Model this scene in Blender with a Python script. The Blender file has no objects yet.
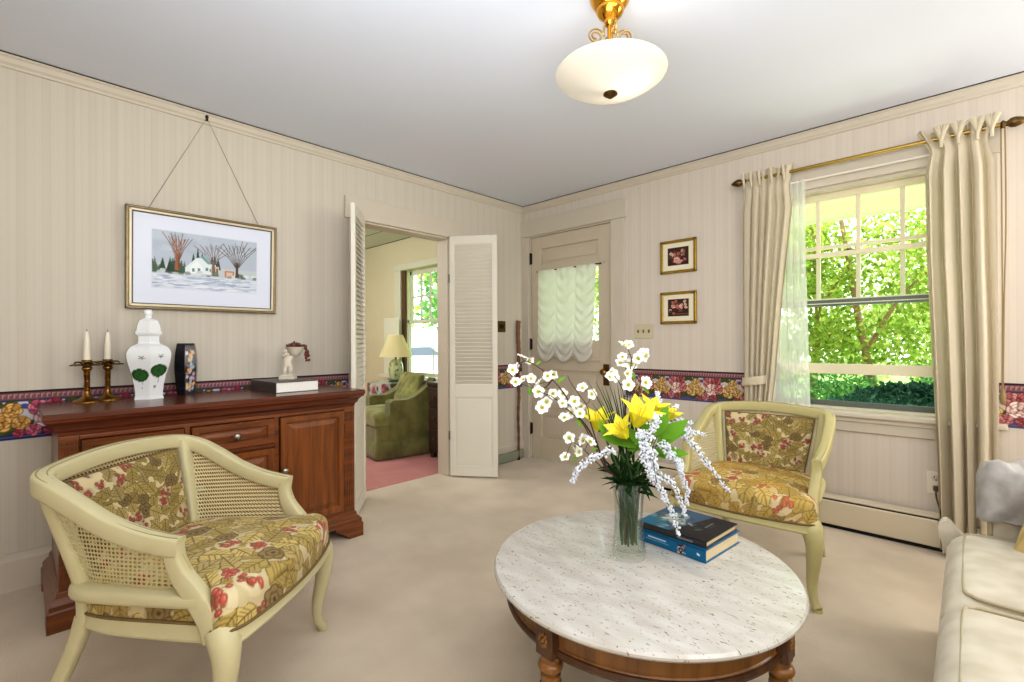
import bpy, bmesh, math, random
import numpy as np
from mathutils import Vector, Matrix, Euler
random.seed(7); RNG = np.random.default_rng(11)
PI = math.pi
scene = bpy.context.scene
COL = scene.collection

# ------------------------------------------------------------------ helpers
def lin(c):
    out = []
    for v in c[:3]:
        v = v / 255.0
        out.append(v / 12.92 if v <= 0.04045 else ((v + 0.055) / 1.055) ** 2.4)
    return (out[0], out[1], out[2], 1.0)

def cam_basis():
    yaw, roll = math.radians(43.794), math.radians(-0.219)
    F = Vector((-math.sin(yaw), math.cos(yaw), 0)); R0 = Vector((math.cos(yaw), math.sin(yaw), 0)); U0 = Vector((0, 0, 1))
    return F, R0 * math.cos(roll) + U0 * math.sin(roll), U0 * math.cos(roll) - R0 * math.sin(roll)
CF, CR, CU = cam_basis()
FPX, CX, CY, CH = 476.2, 512.0, 342.08, 1.12
def at(u, v, depth):
    """survey point: where the line of sight (u, v) of the photograph is at this distance"""
    return Vector((0, 0, CH)) + (CF + CR * ((u - CX) / FPX) + CU * ((CY - v) / FPX)) * depth

class MB:
    """collects geometry of ONE part"""
    def __init__(self): self.v = []; self.f = []; self.uv = None
    def add(self, vs, fs):
        n = len(self.v); self.v += [tuple(p) for p in vs]; self.f += [tuple(i + n for i in q) for q in fs]; return self
    def box(self, lo, hi, M=None):
        (a, b, c), (d, e, g) = lo, hi
        vs = [(a,b,c),(d,b,c),(d,e,c),(a,e,c),(a,b,g),(d,b,g),(d,e,g),(a,e,g)]
        if M is not None: vs = [tuple(M @ Vector(p)) for p in vs]
        return self.add(vs, [(0,3,2,1),(4,5,6,7),(0,1,5,4),(1,2,6,5),(2,3,7,6),(3,0,4,7)])
    def taper(self, lo, hi, s, z0, z1):
        """frustum: rectangle lo-hi at z0, inset by s at z1"""
        (a, b), (d, e) = lo, hi
        vs = [(a,b,z0),(d,b,z0),(d,e,z0),(a,e,z0),(a+s,b+s,z1),(d-s,b+s,z1),(d-s,e-s,z1),(a+s,e-s,z1)]
        return self.add(vs, [(0,3,2,1),(4,5,6,7),(0,1,5,4),(1,2,6,5),(2,3,7,6),(3,0,4,7)])
    def lathe(self, prof, n=32, c=(0,0,0), M=None, ang0=0.0, square=None):
        vs = []; fs = []
        for r, z in prof:
            for k in range(n):
                a = ang0 + 2 * PI * k / n
                vs.append((c[0] + r * math.cos(a), c[1] + r * math.sin(a), c[2] + z))
        if M is not None: vs = [tuple(M @ Vector(p)) for p in vs]
        m = len(prof)
        for i in range(m - 1):
            for k in range(n):
                k2 = (k + 1) % n
                fs.append((i*n+k, i*n+k2, (i+1)*n+k2, (i+1)*n+k))
        fs.append(tuple(range(n - 1, -1, -1))); fs.append(tuple((m-1)*n + k for k in range(n)))
        return self.add(vs, fs)
    def tube(self, pts, rad, n=8, flat=None, cap=True):
        pts = [Vector(p) for p in pts]; m = len(pts)
        if not hasattr(rad, '__len__'): rad = [rad] * m
        t0 = (pts[1] - pts[0]).normalized()
        nrm = t0.orthogonal().normalized()
        vs = []
        for i in range(m):
            t = (pts[min(i+1, m-1)] - pts[max(i-1, 0)])
            t = t.normalized() if t.length > 1e-9 else t0
            nrm = (nrm - t * nrm.dot(t))
            nrm = nrm.normalized() if nrm.length > 1e-6 else t.orthogonal().normalized()
            b = t.cross(nrm)
            for k in range(n):
                a = 2 * PI * k / n
                vs.append(pts[i] + (nrm * math.cos(a) + b * math.sin(a)) * rad[i])
        fs = [(i*n+k, i*n+(k+1) % n, (i+1)*n+(k+1) % n, (i+1)*n+k) for i in range(m-1) for k in range(n)]
        if cap: fs += [tuple(range(n-1, -1, -1)), tuple((m-1)*n + k for k in range(n))]
        return self.add(vs, fs)
    def sweep(self, pts, w, h, up=(0,0,1), closed=False, rnd=0.3, off=(0,0)):
        """rounded-rectangle section swept along pts; w across (tangent x up), h along up. w,h may be lists"""
        pts = [Vector(p) for p in pts]; m = len(pts)
        W = w if hasattr(w, '__len__') else [w]*m; H = h if hasattr(h, '__len__') else [h]*m
        sec = []
        for cx, cy, a0 in ((1,1,0),(-1,1,90),(-1,-1,180),(1,-1,270)):
            for k in range(3):
                a = math.radians(a0 + 45*k); sec.append((cx, cy, math.cos(a), math.sin(a)))
        n = len(sec); vs = []
        for i in range(m):
            if closed: t = pts[(i+1) % m] - pts[(i-1) % m]
            else: t = pts[min(i+1, m-1)] - pts[max(i-1, 0)]
            t.normalize(); u = Vector(up[i] if isinstance(up, list) else up); s = t.cross(u).normalized(); u2 = s.cross(t).normalized()
            r = rnd * min(W[i], H[i])
            for cx, cy, ca, sa in sec:
                vs.append(pts[i] + s * (cx*(W[i]/2 - r) + ca*r + off[0]) + u2 * (cy*(H[i]/2 - r) + sa*r + off[1]))
        fs = []
        for i in range(m if closed else m-1):
            j = (i+1) % m
            for k in range(n): fs.append((i*n+k, i*n+(k+1) % n, j*n+(k+1) % n, j*n+k))
        if not closed: fs += [tuple(range(n-1, -1, -1)), tuple((m-1)*n + k for k in range(n))]
        return self.add(vs, fs)
    def ball(self, c, r, n=10, m=6, sc=(1,1,1)):
        prof = [(math.sin(PI*i/m), -math.cos(PI*i/m)) for i in range(m+1)]
        vs = [(c[0], c[1], c[2]-r*sc[2])]; fs = []
        for i in range(1, m):
            for k in range(n):
                a = 2*PI*k/n
                vs.append((c[0]+r*sc[0]*prof[i][0]*math.cos(a), c[1]+r*sc[1]*prof[i][0]*math.sin(a), c[2]+r*sc[2]*prof[i][1]))
        vs.append((c[0], c[1], c[2]+r*sc[2]))
        for k in range(n): fs.append((0, 1+(k+1) % n, 1+k))
        for i in range(m-2):
            for k in range(n): fs.append((1+i*n+k, 1+i*n+(k+1) % n, 1+(i+1)*n+(k+1) % n, 1+(i+1)*n+k))
        L = len(vs)-1
        for k in range(n): fs.append((L, 1+(m-2)*n+k, 1+(m-2)*n+(k+1) % n))
        return self.add(vs, fs)
    def grid(self, P):
        """P: array (nv, nu, 3)"""
        nv, nu = P.shape[:2]
        fs = [(i*nu+j, i*nu+j+1, (i+1)*nu+j+1, (i+1)*nu+j) for i in range(nv-1) for j in range(nu-1)]
        return self.add(P.reshape(-1, 3).tolist(), fs)
    def build(self, name, mat, parent=None, M=None, smooth=35, bevel=0, seg=2, sub=0, rgb=None, uv=None, solid=0, recalc=True):
        me = bpy.data.meshes.new(name)
        vs = self.v if M is None else [tuple(M @ Vector(p)) for p in self.v]
        me.from_pydata(vs, [], self.f); me.update()
        if recalc:
            b = bmesh.new(); b.from_mesh(me); bmesh.ops.recalc_face_normals(b, faces=b.faces); b.to_mesh(me); b.free()
        if mat is not None: me.materials.append(mat)
        if smooth:
            me.polygons.foreach_set('use_smooth', [True]*len(me.polygons))
            if smooth < 180: me.set_sharp_from_angle(angle=math.radians(smooth))
        if rgb is not None:
            ca = me.color_attributes.new('Col', 'FLOAT_COLOR', 'POINT')
            a = np.ones((len(vs), 4), dtype=np.float32); a[:, :3] = rgb
            ca.data.foreach_set('color', a.ravel())
        if uv is not None:
            l = me.uv_layers.new(name='UVMap'); idx = np.empty(len(me.loops), dtype=np.int32); me.loops.foreach_get('vertex_index', idx)
            l.data.foreach_set('uv', np.asarray(uv, dtype=np.float32)[idx].ravel())
        o = bpy.data.objects.new(name, me); COL.objects.link(o)
        if bevel:
            md = o.modifiers.new('bevel', 'BEVEL'); md.width = bevel; md.segments = seg; md.limit_method = 'ANGLE'; md.angle_limit = math.radians(40)
        if solid:
            md = o.modifiers.new('solid', 'SOLIDIFY'); md.thickness = solid; md.offset = 0
        if sub:
            md = o.modifiers.new('sub', 'SUBSURF'); md.levels = sub; md.render_levels = sub
        if parent is not None: o.parent = parent
        return o

def spline(pts, n=8, closed=False):
    """Catmull-Rom through pts (any dimension)"""
    P = [np.array(p, float) for p in pts]; m = len(P); out = []
    for i in range(m if closed else m-1):
        if closed: a, b, c, d = P[(i-1) % m], P[i], P[(i+1) % m], P[(i+2) % m]
        else: a, b, c, d = P[max(i-1, 0)], P[i], P[i+1], P[min(i+2, m-1)]
        for k in range(n):
            t = k / n
            out.append(0.5*((2*b) + (c-a)*t + (2*a-5*b+4*c-d)*t*t + (3*b-a-3*c+d)*t**3))
    if not closed: out.append(P[-1])
    return out

def tag(o, label, cat, group=None, kind=None):
    o['label'] = label; o['category'] = cat
    if group: o['group'] = group
    if kind: o['kind'] = kind
    return o
def thing(name, label, cat, loc=(0,0,0), rz=0.0, group=None):
    o = bpy.data.objects.new(name, None); COL.objects.link(o); o.empty_display_size = 0.05
    o.location = loc; o.rotation_euler = (0, 0, rz)
    return tag(o, label, cat, group)
def struct(o): o['kind'] = 'structure'; return o
def copy_tree(o, parent=None):
    c = o.copy(); COL.objects.link(c); c.parent = parent
    for ch in list(o.children): copy_tree(ch, c)
    return c

# ------------------------------------------------------------------ materials
def mat(name, rgb=None, rough=0.5, metal=0.0, spec=0.5, noise=None, bump=None, attr=None, sheen=0.0, trans=0.0, coat=0.0, sss=0.0, emit=None, stretch=(1,1,1), alpha=None, detail=4.0):
    """noise=(scale, amount, rgb2); bump=(scale, strength)"""
    m = bpy.data.materials.new(name); m.use_nodes = True; nt = m.node_tree; N = nt.nodes; L = nt.links
    p = N['Principled BSDF']
    p.inputs['Roughness'].default_value = rough; p.inputs['Metallic'].default_value = metal
    p.inputs['Specular IOR Level'].default_value = spec
    if sheen: p.inputs['Sheen Weight'].default_value = sheen
    if trans: p.inputs['Transmission Weight'].default_value = trans
    if coat: p.inputs['Coat Weight'].default_value = coat; p.inputs['Coat Roughness'].default_value = 0.15
    if emit: p.inputs['Emission Color'].default_value = lin(emit[0]); p.inputs['Emission Strength'].default_value = emit[1]
    if alpha is not None: p.inputs['Alpha'].default_value = alpha
    src = None
    if rgb is not None: p.inputs['Base Color'].default_value = lin(rgb)
    if attr:
        a = N.new('ShaderNodeAttribute'); a.attribute_name = 'Col'; src = a.outputs['Color']
    tc = N.new('ShaderNodeTexCoord'); mp = N.new('ShaderNodeMapping'); mp.inputs['Scale'].default_value = stretch
    L.new(tc.outputs['Object'], mp.inputs['Vector'])
    if noise:
        nz = N.new('ShaderNodeTexNoise'); nz.inputs['Scale'].default_value = noise[0]; nz.inputs['Detail'].default_value = detail
        L.new(mp.outputs[0], nz.inputs['Vector'])
        rp = N.new('ShaderNodeValToRGB'); rp.color_ramp.elements[0].position = 0.35; rp.color_ramp.elements[1].position = 0.65
        L.new(nz.outputs['Fac'], rp.inputs['Fac'])
        mx = N.new('ShaderNodeMix'); mx.data_type = 'RGBA'
        mu = N.new('ShaderNodeMath'); mu.operation = 'MULTIPLY'; mu.inputs[1].default_value = noise[1]
        L.new(rp.outputs['Color'], mu.inputs[0]); L.new(mu.outputs[0], mx.inputs[0])
        if src is not None: L.new(src, mx.inputs[6])
        else: mx.inputs[6].default_value = lin(rgb)
        mx.inputs[7].default_value = lin(noise[2]); src = mx.outputs[2]
    if src is not None: L.new(src, p.inputs['Base Color'])
    if bump:
        nb = N.new('ShaderNodeTexNoise'); nb.inputs['Scale'].default_value = bump[0]; nb.inputs['Detail'].default_value = 3
        L.new(mp.outputs[0], nb.inputs['Vector'])
        bn = N.new('ShaderNodeBump'); bn.inputs['Strength'].default_value = bump[1]; bn.inputs['Distance'].default_value = 0.01
        L.new(nb.outputs['Fac'], bn.inputs['Height']); L.new(bn.outputs['Normal'], p.inputs['Normal'])
    return m

def translucent(name, rgb, t=0.4, rough=0.8, rand=None, transp=0.0, attr=False):
    m = bpy.data.materials.new(name); m.use_nodes = True; nt = m.node_tree; N = nt.nodes; L = nt.links
    N.remove(N['Principled BSDF']); out = N['Material Output']
    d = N.new('ShaderNodeBsdfDiffuse'); tr = N.new('ShaderNodeBsdfTranslucent'); mx = N.new('ShaderNodeMixShader')
    d.inputs['Color'].default_value = lin(rgb); tr.inputs['Color'].default_value = lin(rgb); mx.inputs[0].default_value = t
    if rand:
        g = N.new('ShaderNodeNewGeometry'); rp = N.new('ShaderNodeValToRGB')
        cols = [rgb] + rand
        rp.color_ramp.elements[0].color = lin(cols[0]); rp.color_ramp.elements[1].color = lin(cols[-1])
        for i, c in enumerate(cols[1:-1]):
            e = rp.color_ramp.elements.new((i+1)/(len(cols)-1)); e.color = lin(c)
        L.new(g.outputs['Random Per Island'], rp.inputs['Fac'])
        L.new(rp.outputs['Color'], d.inputs['Color']); L.new(rp.outputs['Color'], tr.inputs['Color'])
    if attr:
        a = N.new('ShaderNodeAttribute'); a.attribute_name = 'Col'
        L.new(a.outputs['Color'], d.inputs['Color']); L.new(a.outputs['Color'], tr.inputs['Color'])
    L.new(d.outputs[0], mx.inputs[1]); L.new(tr.outputs[0], mx.inputs[2]); last = mx
    if transp:
        tp = N.new('ShaderNodeBsdfTransparent'); m2 = N.new('ShaderNodeMixShader'); m2.inputs[0].default_value = transp
        L.new(mx.outputs[0], m2.inputs[1]); L.new(tp.outputs[0], m2.inputs[2]); last = m2
    L.new(last.outputs[0], out.inputs['Surface'])
    return m

def glass(name, tint=(255,255,255), gl=0.06, edge=0.5):
    """thin clear glass: mostly transparent, reflecting more at grazing angles"""
    m = bpy.data.materials.new(name); m.use_nodes = True; nt = m.node_tree; N = nt.nodes; L = nt.links
    N.remove(N['Principled BSDF']); out = N['Material Output']
    tp = N.new('ShaderNodeBsdfTransparent'); tp.inputs['Color'].default_value = lin(tint)
    g = N.new('ShaderNodeBsdfGlossy'); g.inputs['Roughness'].default_value = 0.03
    lw = N.new('ShaderNodeLayerWeight'); lw.inputs['Blend'].default_value = 0.25
    mr = N.new('ShaderNodeMapRange'); mr.inputs['To Min'].default_value = gl; mr.inputs['To Max'].default_value = edge
    L.new(lw.outputs['Facing'], mr.inputs['Value'])
    mx = N.new('ShaderNodeMixShader'); L.new(mr.outputs[0], mx.inputs[0]); L.new(tp.outputs[0], mx.inputs[1]); L.new(g.outputs[0], mx.inputs[2])
    L.new(mx.outputs[0], out.inputs['Surface'])
    return m

def wallpaper(name, base, dark, light, axis, period=0.083):
    """striped wallpaper: broad soft stripes and fine pinstripes along the wall's horizontal axis"""
    m = bpy.data.materials.new(name); m.use_nodes = True; nt = m.node_tree; N = nt.nodes; L = nt.links; p = N['Principled BSDF']
    p.inputs['Roughness'].default_value = 0.75; p.inputs['Specular IOR Level'].default_value = 0.2
    tc = N.new('ShaderNodeTexCoord'); sx = N.new('ShaderNodeSeparateXYZ'); L.new(tc.outputs['Object'], sx.inputs[0])
    def math_(op, a, b=None):
        n = N.new('ShaderNodeMath'); n.operation = op
        for i, q in enumerate((a, b)):
            if q is None: continue
            if isinstance(q, (int, float)): n.inputs[i].default_value = q
            else: L.new(q, n.inputs[i])
        return n.outputs[0]
    c = sx.outputs[axis]
    s1 = math_('SINE', math_('MULTIPLY', c, 2*PI/period))
    s2 = math_('SINE', math_('MULTIPLY', c, 2*PI/(period/3.0)))
    nz = N.new('ShaderNodeTexNoise'); nz.noise_dimensions = '1D'; nz.inputs['Scale'].default_value = 38; nz.inputs['Detail'].default_value = 3
    L.new(c, nz.inputs['W'])
    f = math_('ADD', math_('MULTIPLY', math_('GREATER_THAN', s1, 0.55), 0.22), math_('MULTIPLY', math_('GREATER_THAN', s2, 0.8), 0.24))
    f = math_('ADD', f, math_('MULTIPLY', nz.outputs['Fac'], 0.55))
    rp = N.new('ShaderNodeValToRGB'); rp.color_ramp.elements[0].color = lin(light); rp.color_ramp.elements[1].color = lin(dark)
    e = rp.color_ramp.elements.new(0.5); e.color = lin(base)
    L.new(f, rp.inputs['Fac']); L.new(rp.outputs['Color'], p.inputs['Base Color'])
    return m

def wood(name, c1, c2, rough=0.35, axis=0, scale=1.0, coat=0.3):
    m = bpy.data.materials.new(name); m.use_nodes = True; nt = m.node_tree; N = nt.nodes; L = nt.links; p = N['Principled BSDF']
    p.inputs['Roughness'].default_value = rough; p.inputs['Coat Weight'].default_value = coat; p.inputs['Coat Roughness'].default_value = 0.2
    tc = N.new('ShaderNodeTexCoord'); mp = N.new('ShaderNodeMapping'); s = [18*scale]*3; s[axis] = 1.2*scale; mp.inputs['Scale'].default_value = s
    L.new(tc.outputs['Object'], mp.inputs['Vector'])
    nz = N.new('ShaderNodeTexNoise'); nz.inputs['Scale'].default_value = 2.2; nz.inputs['Detail'].default_value = 6; nz.inputs['Distortion'].default_value = 0.6
    L.new(mp.outputs[0], nz.inputs['Vector'])
    rp = N.new('ShaderNodeValToRGB'); rp.color_ramp.elements[0].position = 0.3; rp.color_ramp.elements[1].position = 0.72
    rp.color_ramp.elements[0].color = lin(c2); rp.color_ramp.elements[1].color = lin(c1)
    L.new(nz.outputs['Fac'], rp.inputs['Fac']); L.new(rp.outputs['Color'], p.inputs['Base Color'])
    return m

def cane_mat(name, rgb, pitch=0.0130, hole=0.33):
    """woven cane sheet, open octagon holes in a lattice, from the surface's own UV in metres"""
    m = bpy.data.materials.new(name); m.use_nodes = True; nt = m.node_tree; N = nt.nodes; L = nt.links; p = N['Principled BSDF']; out = N['Material Output']
    p.inputs['Base Color'].default_value = lin(rgb); p.inputs['Roughness'].default_value = 0.6
    uv = N.new('ShaderNodeUVMap'); uv.uv_map = 'UVMap'
    v = N.new('ShaderNodeVectorMath'); v.operation = 'SCALE'; v.inputs['Scale'].default_value = 1/pitch; L.new(uv.outputs[0], v.inputs[0])
    fr = N.new('ShaderNodeVectorMath'); fr.operation = 'FRACTION'; L.new(v.outputs[0], fr.inputs[0])
    sb = N.new('ShaderNodeVectorMath'); sb.operation = 'SUBTRACT'; sb.inputs[1].default_value = (0.5, 0.5, 0); L.new(fr.outputs[0], sb.inputs[0])
    ln = N.new('ShaderNodeVectorMath'); ln.operation = 'LENGTH'; L.new(sb.outputs[0], ln.inputs[0])
    gt = N.new('ShaderNodeMath'); gt.operation = 'LESS_THAN'; gt.inputs[1].default_value = hole; L.new(ln.outputs['Value'], gt.inputs[0])
    tp = N.new('ShaderNodeBsdfTransparent'); mx = N.new('ShaderNodeMixShader'); L.new(gt.outputs[0], mx.inputs[0])
    L.new(p.outputs[0], mx.inputs[1]); L.new(tp.outputs[0], mx.inputs[2]); L.new(mx.outputs[0], out.inputs['Surface'])
    return m

# ------------------------------------------------------------------ brush: paints a numpy sheet that becomes per-vertex colour
class Sheet:
    def __init__(self, w, h, rgb):
        self.w, self.h = w, h; self.a = np.empty((h, w, 3)); self.a[:] = np.array(rgb, float)
    def _box(self, x0, y0, x1, y1):
        x0 = max(0, int(x0)-1); y0 = max(0, int(y0)-1); x1 = min(self.w, int(x1)+2); y1 = min(self.h, int(y1)+2)
        if x1 <= x0 or y1 <= y0: return None
        X, Y = np.meshgrid(np.arange(x0, x1)+0.5, np.arange(y0, y1)+0.5)
        return slice(y0, y1), slice(x0, x1), X, Y
    def _put(self, b, mask, rgb, al=1.0):
        s = self.a[b[0], b[1]]; k = (np.clip(mask, 0, 1)*al)[..., None]; self.a[b[0], b[1]] = s*(1-k) + np.array(rgb, float)*k
    def ell(self, cx, cy, rx, ry, rgb, ang=0, al=1.0):
        R = max(rx, ry); b = self._box(cx-R, cy-R, cx+R, cy+R)
        if b is None: return
        c, s = math.cos(ang), math.sin(ang); X, Y = b[2]-cx, b[3]-cy
        d = ((X*c+Y*s)/rx)**2 + ((-X*s+Y*c)/ry)**2
        self._put(b, (1-np.sqrt(d))*min(rx, ry)+0.5, rgb, al)
    def poly(self, pts, rgb, al=1.0):
        P = np.array(pts, float); b = self._box(P[:,0].min(), P[:,1].min(), P[:,0].max(), P[:,1].max())
        if b is None: return
        X, Y = b[2], b[3]; ins = np.zeros(X.shape, bool); n = len(P)
        for i in range(n):
            x1, y1 = P[i]; x2, y2 = P[(i+1) % n]
            if y1 == y2: continue
            ins ^= ((Y > min(y1, y2)) & (Y <= max(y1, y2)) & (X < (x2-x1)*(Y-y1)/(y2-y1)+x1))
        self._put(b, ins.astype(float), rgb, al)
    def line(self, pts, w, rgb, al=1.0):
        for (x1, y1), (x2, y2) in zip(pts[:-1], pts[1:]):
            b = self._box(min(x1, x2)-w, min(y1, y2)-w, max(x1, x2)+w, max(y1, y2)+w)
            if b is None: continue
            dx, dy = x2-x1, y2-y1; q = dx*dx+dy*dy+1e-9
            t = np.clip(((b[2]-x1)*dx+(b[3]-y1)*dy)/q, 0, 1)
            d = np.hypot(b[2]-x1-t*dx, b[3]-y1-t*dy); self._put(b, w/2-d+0.5, rgb, al)
    def rect(self, x0, y0, x1, y1, rgb, al=1.0): self.poly([(x0,y0),(x1,y0),(x1,y1),(x0,y1)], rgb, al)
    def sample(self, U, V):
        """U, V arrays in 0..1 (V up); returns linear rgb"""
        x = np.clip(np.asarray(U)*self.w-0.5, 0, self.w-1.001); y = np.clip((1-np.asarray(V))*self.h-0.5, 0, self.h-1.001)
        xi = x.astype(int); yi = y.astype(int); fx = (x-xi)[..., None]; fy = (y-yi)[..., None]
        A = self.a
        c = (A[yi, xi]*(1-fx)+A[yi, xi+1]*fx)*(1-fy) + (A[yi+1, xi]*(1-fx)+A[yi+1, xi+1]*fx)*fy
        c = np.clip(c/255.0, 0, 1)
        return np.where(c <= 0.04045, c/12.92, ((c+0.055)/1.055)**2.4)
def tosrgb255(c): return c

def leafpts(cx, cy, L, W, ang, lobes=0):
    out = []
    n = 18
    for s in (1, -1):
        rng = range(n+1) if s == 1 else range(n, -1, -1)
        for i in rng:
            t = i/n; w = W*math.sin(PI*t**0.85)
            if lobes: w *= 1+0.28*math.sin(lobes*2*PI*t)
            x, y = (t-0.5)*L, s*w*0.5
            out.append((cx+x*math.cos(ang)-y*math.sin(ang), cy+x*math.sin(ang)+y*math.cos(ang)))
    return out

def painted_plane(name, sheet, corner, du, dv, nu, nv, m, parent=None):
    """flat sheet of vertices from corner along du (to the right) and dv (up), coloured from the painted sheet"""
    c, a, b = (np.array(q, float) for q in (corner, du, dv))
    U, V = np.meshgrid(np.linspace(0, 1, nu), np.linspace(0, 1, nv))
    P = c + U[..., None]*a + V[..., None]*b
    return MB().grid(P).build(name, m, parent, smooth=0, rgb=sheet.sample(U, V).reshape(-1, 3), recalc=False)
# ------------------------------------------------------------------ room shell
XL, YB, ZC, XR, YF = -3.146, 3.439, 2.431, 1.95, -1.45
M_wallL = wallpaper('wallpaper_left', (207,198,183), (200,190,174), (212,204,190), 1)
M_wallB = wallpaper('wallpaper_back', (213,202,188), (206,194,179), (218,208,195), 0)
M_ceil = mat('ceiling_paint', (226,230,240), 0.85, spec=0.2, bump=(60, 0.02))
M_carpet = mat('carpet', (226,210,187), 0.95, spec=0.1, noise=(2.2, 0.75, (196,179,155)), bump=(260, 0.35), sheen=0.3)
M_pink = mat('pink_carpet', (212,152,148), 0.95, spec=0.1, noise=(4, 0.5, (194,132,130)), bump=(260, 0.3))
M_trim = mat('cream_trim', (208,198,181), 0.5, spec=0.35, noise=(6, 0.2, (198,187,169)))
M_door = mat('door_paint', (208,195,174), 0.5, spec=0.35, noise=(5, 0.25, (196,182,159)))
M_white = mat('white_paint', (232,226,214), 0.5, spec=0.35)
M_louvre = mat('louvre_paint', (228,222,208), 0.5, spec=0.35, noise=(5, 0.15, (216,210,194)))
M_dark = mat('dark_gap', (52,46,40), 0.8)
M_sash = mat('sash_paint', (232,222,190), 0.5)
M_alu = mat('storm_rail', (104,110,104), 0.45, metal=0.3)
M_gl = glass('window_glass', (252,254,252), 0.0, 0.08)
M_brass = mat('brass', (168,128,62), 0.3, metal=1.0, noise=(30, 0.6, (112,80,38)))
M_abrass = mat('antique_brass', (122,98,58), 0.38, metal=1.0, noise=(60, 0.6, (70,54,34)))
M_iron = mat('dark_hinge', (58,48,40), 0.45, metal=0.8)
M_paint = mat('painted_paper', None, 0.7, attr=True, spec=0.25)
M_gray = mat('grey_green_paint', (142,146,128), 0.55)
M_otherwall = mat('pale_yellow_wall', (228,222,192), 0.8, noise=(3, 0.25, (220,212,182)))
M_mint = mat('mint_ceiling', (214,226,208), 0.8)

def slab(name, boxes, m, bevel=0, parent=None):
    b = MB()
    for lo, hi in boxes: b.box(lo, hi)
    o = b.build(name, m, parent, smooth=0, bevel=bevel)
    if parent is None: struct(o)
    return o
slab('floor', [((-3.275, YF-0.1, -0.1), (XR+0.1, YB+0.14, 0))], M_carpet)
slab('ceiling', [((-3.28, YF-0.1, ZC), (XR+0.1, YB+0.14, ZC+0.12))], M_ceil)
OY0, OY1, OZ = 1.705, 2.515, 1.995
slab('wall_left', [((-3.28, YF-0.1, 0), (XL, OY0, ZC)), ((-3.28, OY0, OZ), (XL, OY1, ZC)), ((-3.28, OY1, 0), (XL, YB+0.14, ZC))], M_wallL)
WX0, WX1, WZ0, WZ1 = -0.96, 0.0, 0.70, 2.065
DX0, DX1, DZ = -3.06, -2.144, 2.13
slab('wall_back', [((XL, YB, DZ), (DX1, YB+0.14, ZC)), ((XL, YB, 0), (DX0, YB+0.14, DZ)), ((DX1, YB, 0), (WX0, YB+0.14, ZC)),
                   ((WX0, YB, 0), (WX1, YB+0.14, WZ0)), ((WX0, YB, WZ1), (WX1, YB+0.14, ZC)), ((WX1, YB, 0), (XR+0.1, YB+0.14, ZC))], M_wallB)
slab('wall_right', [((XR, YF, 0), (XR+0.1, YB, ZC))], M_wallL)
slab('wall_front', [((XL, YF-0.1, 0), (XR, YF, ZC))], M_wallB)

def moulding(name, p0, p1, inward, prof, m):
    """profile [(d, z)]: d metres out of the wall along 'inward', run from p0 to p1"""
    a, b, n = Vector(p0), Vector(p1), Vector(inward); vs = []
    for q in (a, b): vs += [tuple(q + n*d + Vector((0, 0, z))) for d, z in prof]
    k = len(prof); fs = [(i, (i+1) % k, k+(i+1) % k, k+i) for i in range(k)] + [tuple(range(k-1, -1, -1)), tuple(range(k, 2*k))]
    return struct(MB().add(vs, fs).build(name, m, smooth=0))
CROWN = [(0, 2.372), (0.010, 2.372), (0.013, 2.382), (0.022, 2.392), (0.026, 2.412), (0.034, 2.418), (0.034, 2.426), (0, 2.426)]
moulding('trim_crown_left', (XL, YF, 0), (XL, YB, 0), (1, 0, 0), CROWN, M_trim)
moulding('trim_crown_back', (XL, YB, 0), (XR, YB, 0), (0, -1, 0), CROWN, M_trim)
GAP = [(0, 2.4262), (0.037, 2.4262), (0.037, 2.4309), (0, 2.4309)]
moulding('trim_ceiling_gap_left', (XL, YF, 0), (XL, YB-0.035, 0), (1, 0, 0), GAP, M_dark)
moulding('trim_ceiling_gap_back', (XL, YB, 0), (XR, YB, 0), (0, -1, 0), GAP, M_dark)
BB = [(0, 0), (0.018, 0), (0.018, 0.135), (0.012, 0.152), (0.010, 0.168), (0, 0.168)]
moulding('baseboard_left', (XL, YF, 0), (XL, 1.62, 0), (1, 0, 0), BB, M_trim)
moulding('baseboard_corner', (XL, 2.62, 0), (XL, YB-0.02, 0), (1, 0, 0), BB, M_trim)
moulding('baseboard_back', (-2.016, YB, 0), (XR, YB, 0), (0, -1, 0), BB, M_trim)
# casings of the doorway
b = MB().box((XL, 1.62, 0), (XL+0.02, OY0, OZ)).box((XL, OY1, 0), (XL+0.02, 2.62, OZ)).box((XL, 1.59, OZ), (XL+0.026, 2.66, 2.15))
b.box((-3.285, OY0-0.001, 0), (XL, OY0+0.012, OZ)).box((-3.285, OY1-0.012, 0), (XL, OY1+0.001, OZ)).box((-3.285, OY0, OZ-0.012), (XL, OY1, OZ+0.001))
struct(b.build('trim_doorway_casing', M_trim, smooth=0, bevel=0.003))
# casing of the panelled door
b = MB().box((XL, YB-0.02, 0), (DX0, YB, DZ)).box((DX1, YB-0.02, 0), (-2.016, YB, DZ)).box((XL, YB-0.026, DZ), (-2.0, YB, 2.285))
b.box((DX0-0.001, YB, 0), (DX0+0.01, YB+0.135, DZ)).box((DX1-0.01, YB, 0), (DX1+0.001, YB+0.135, DZ)).box((DX0, YB, DZ-0.01), (DX1, YB+0.135, DZ+0.001))
struct(b.build('trim_door_casing', M_trim, smooth=0, bevel=0.003))

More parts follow.
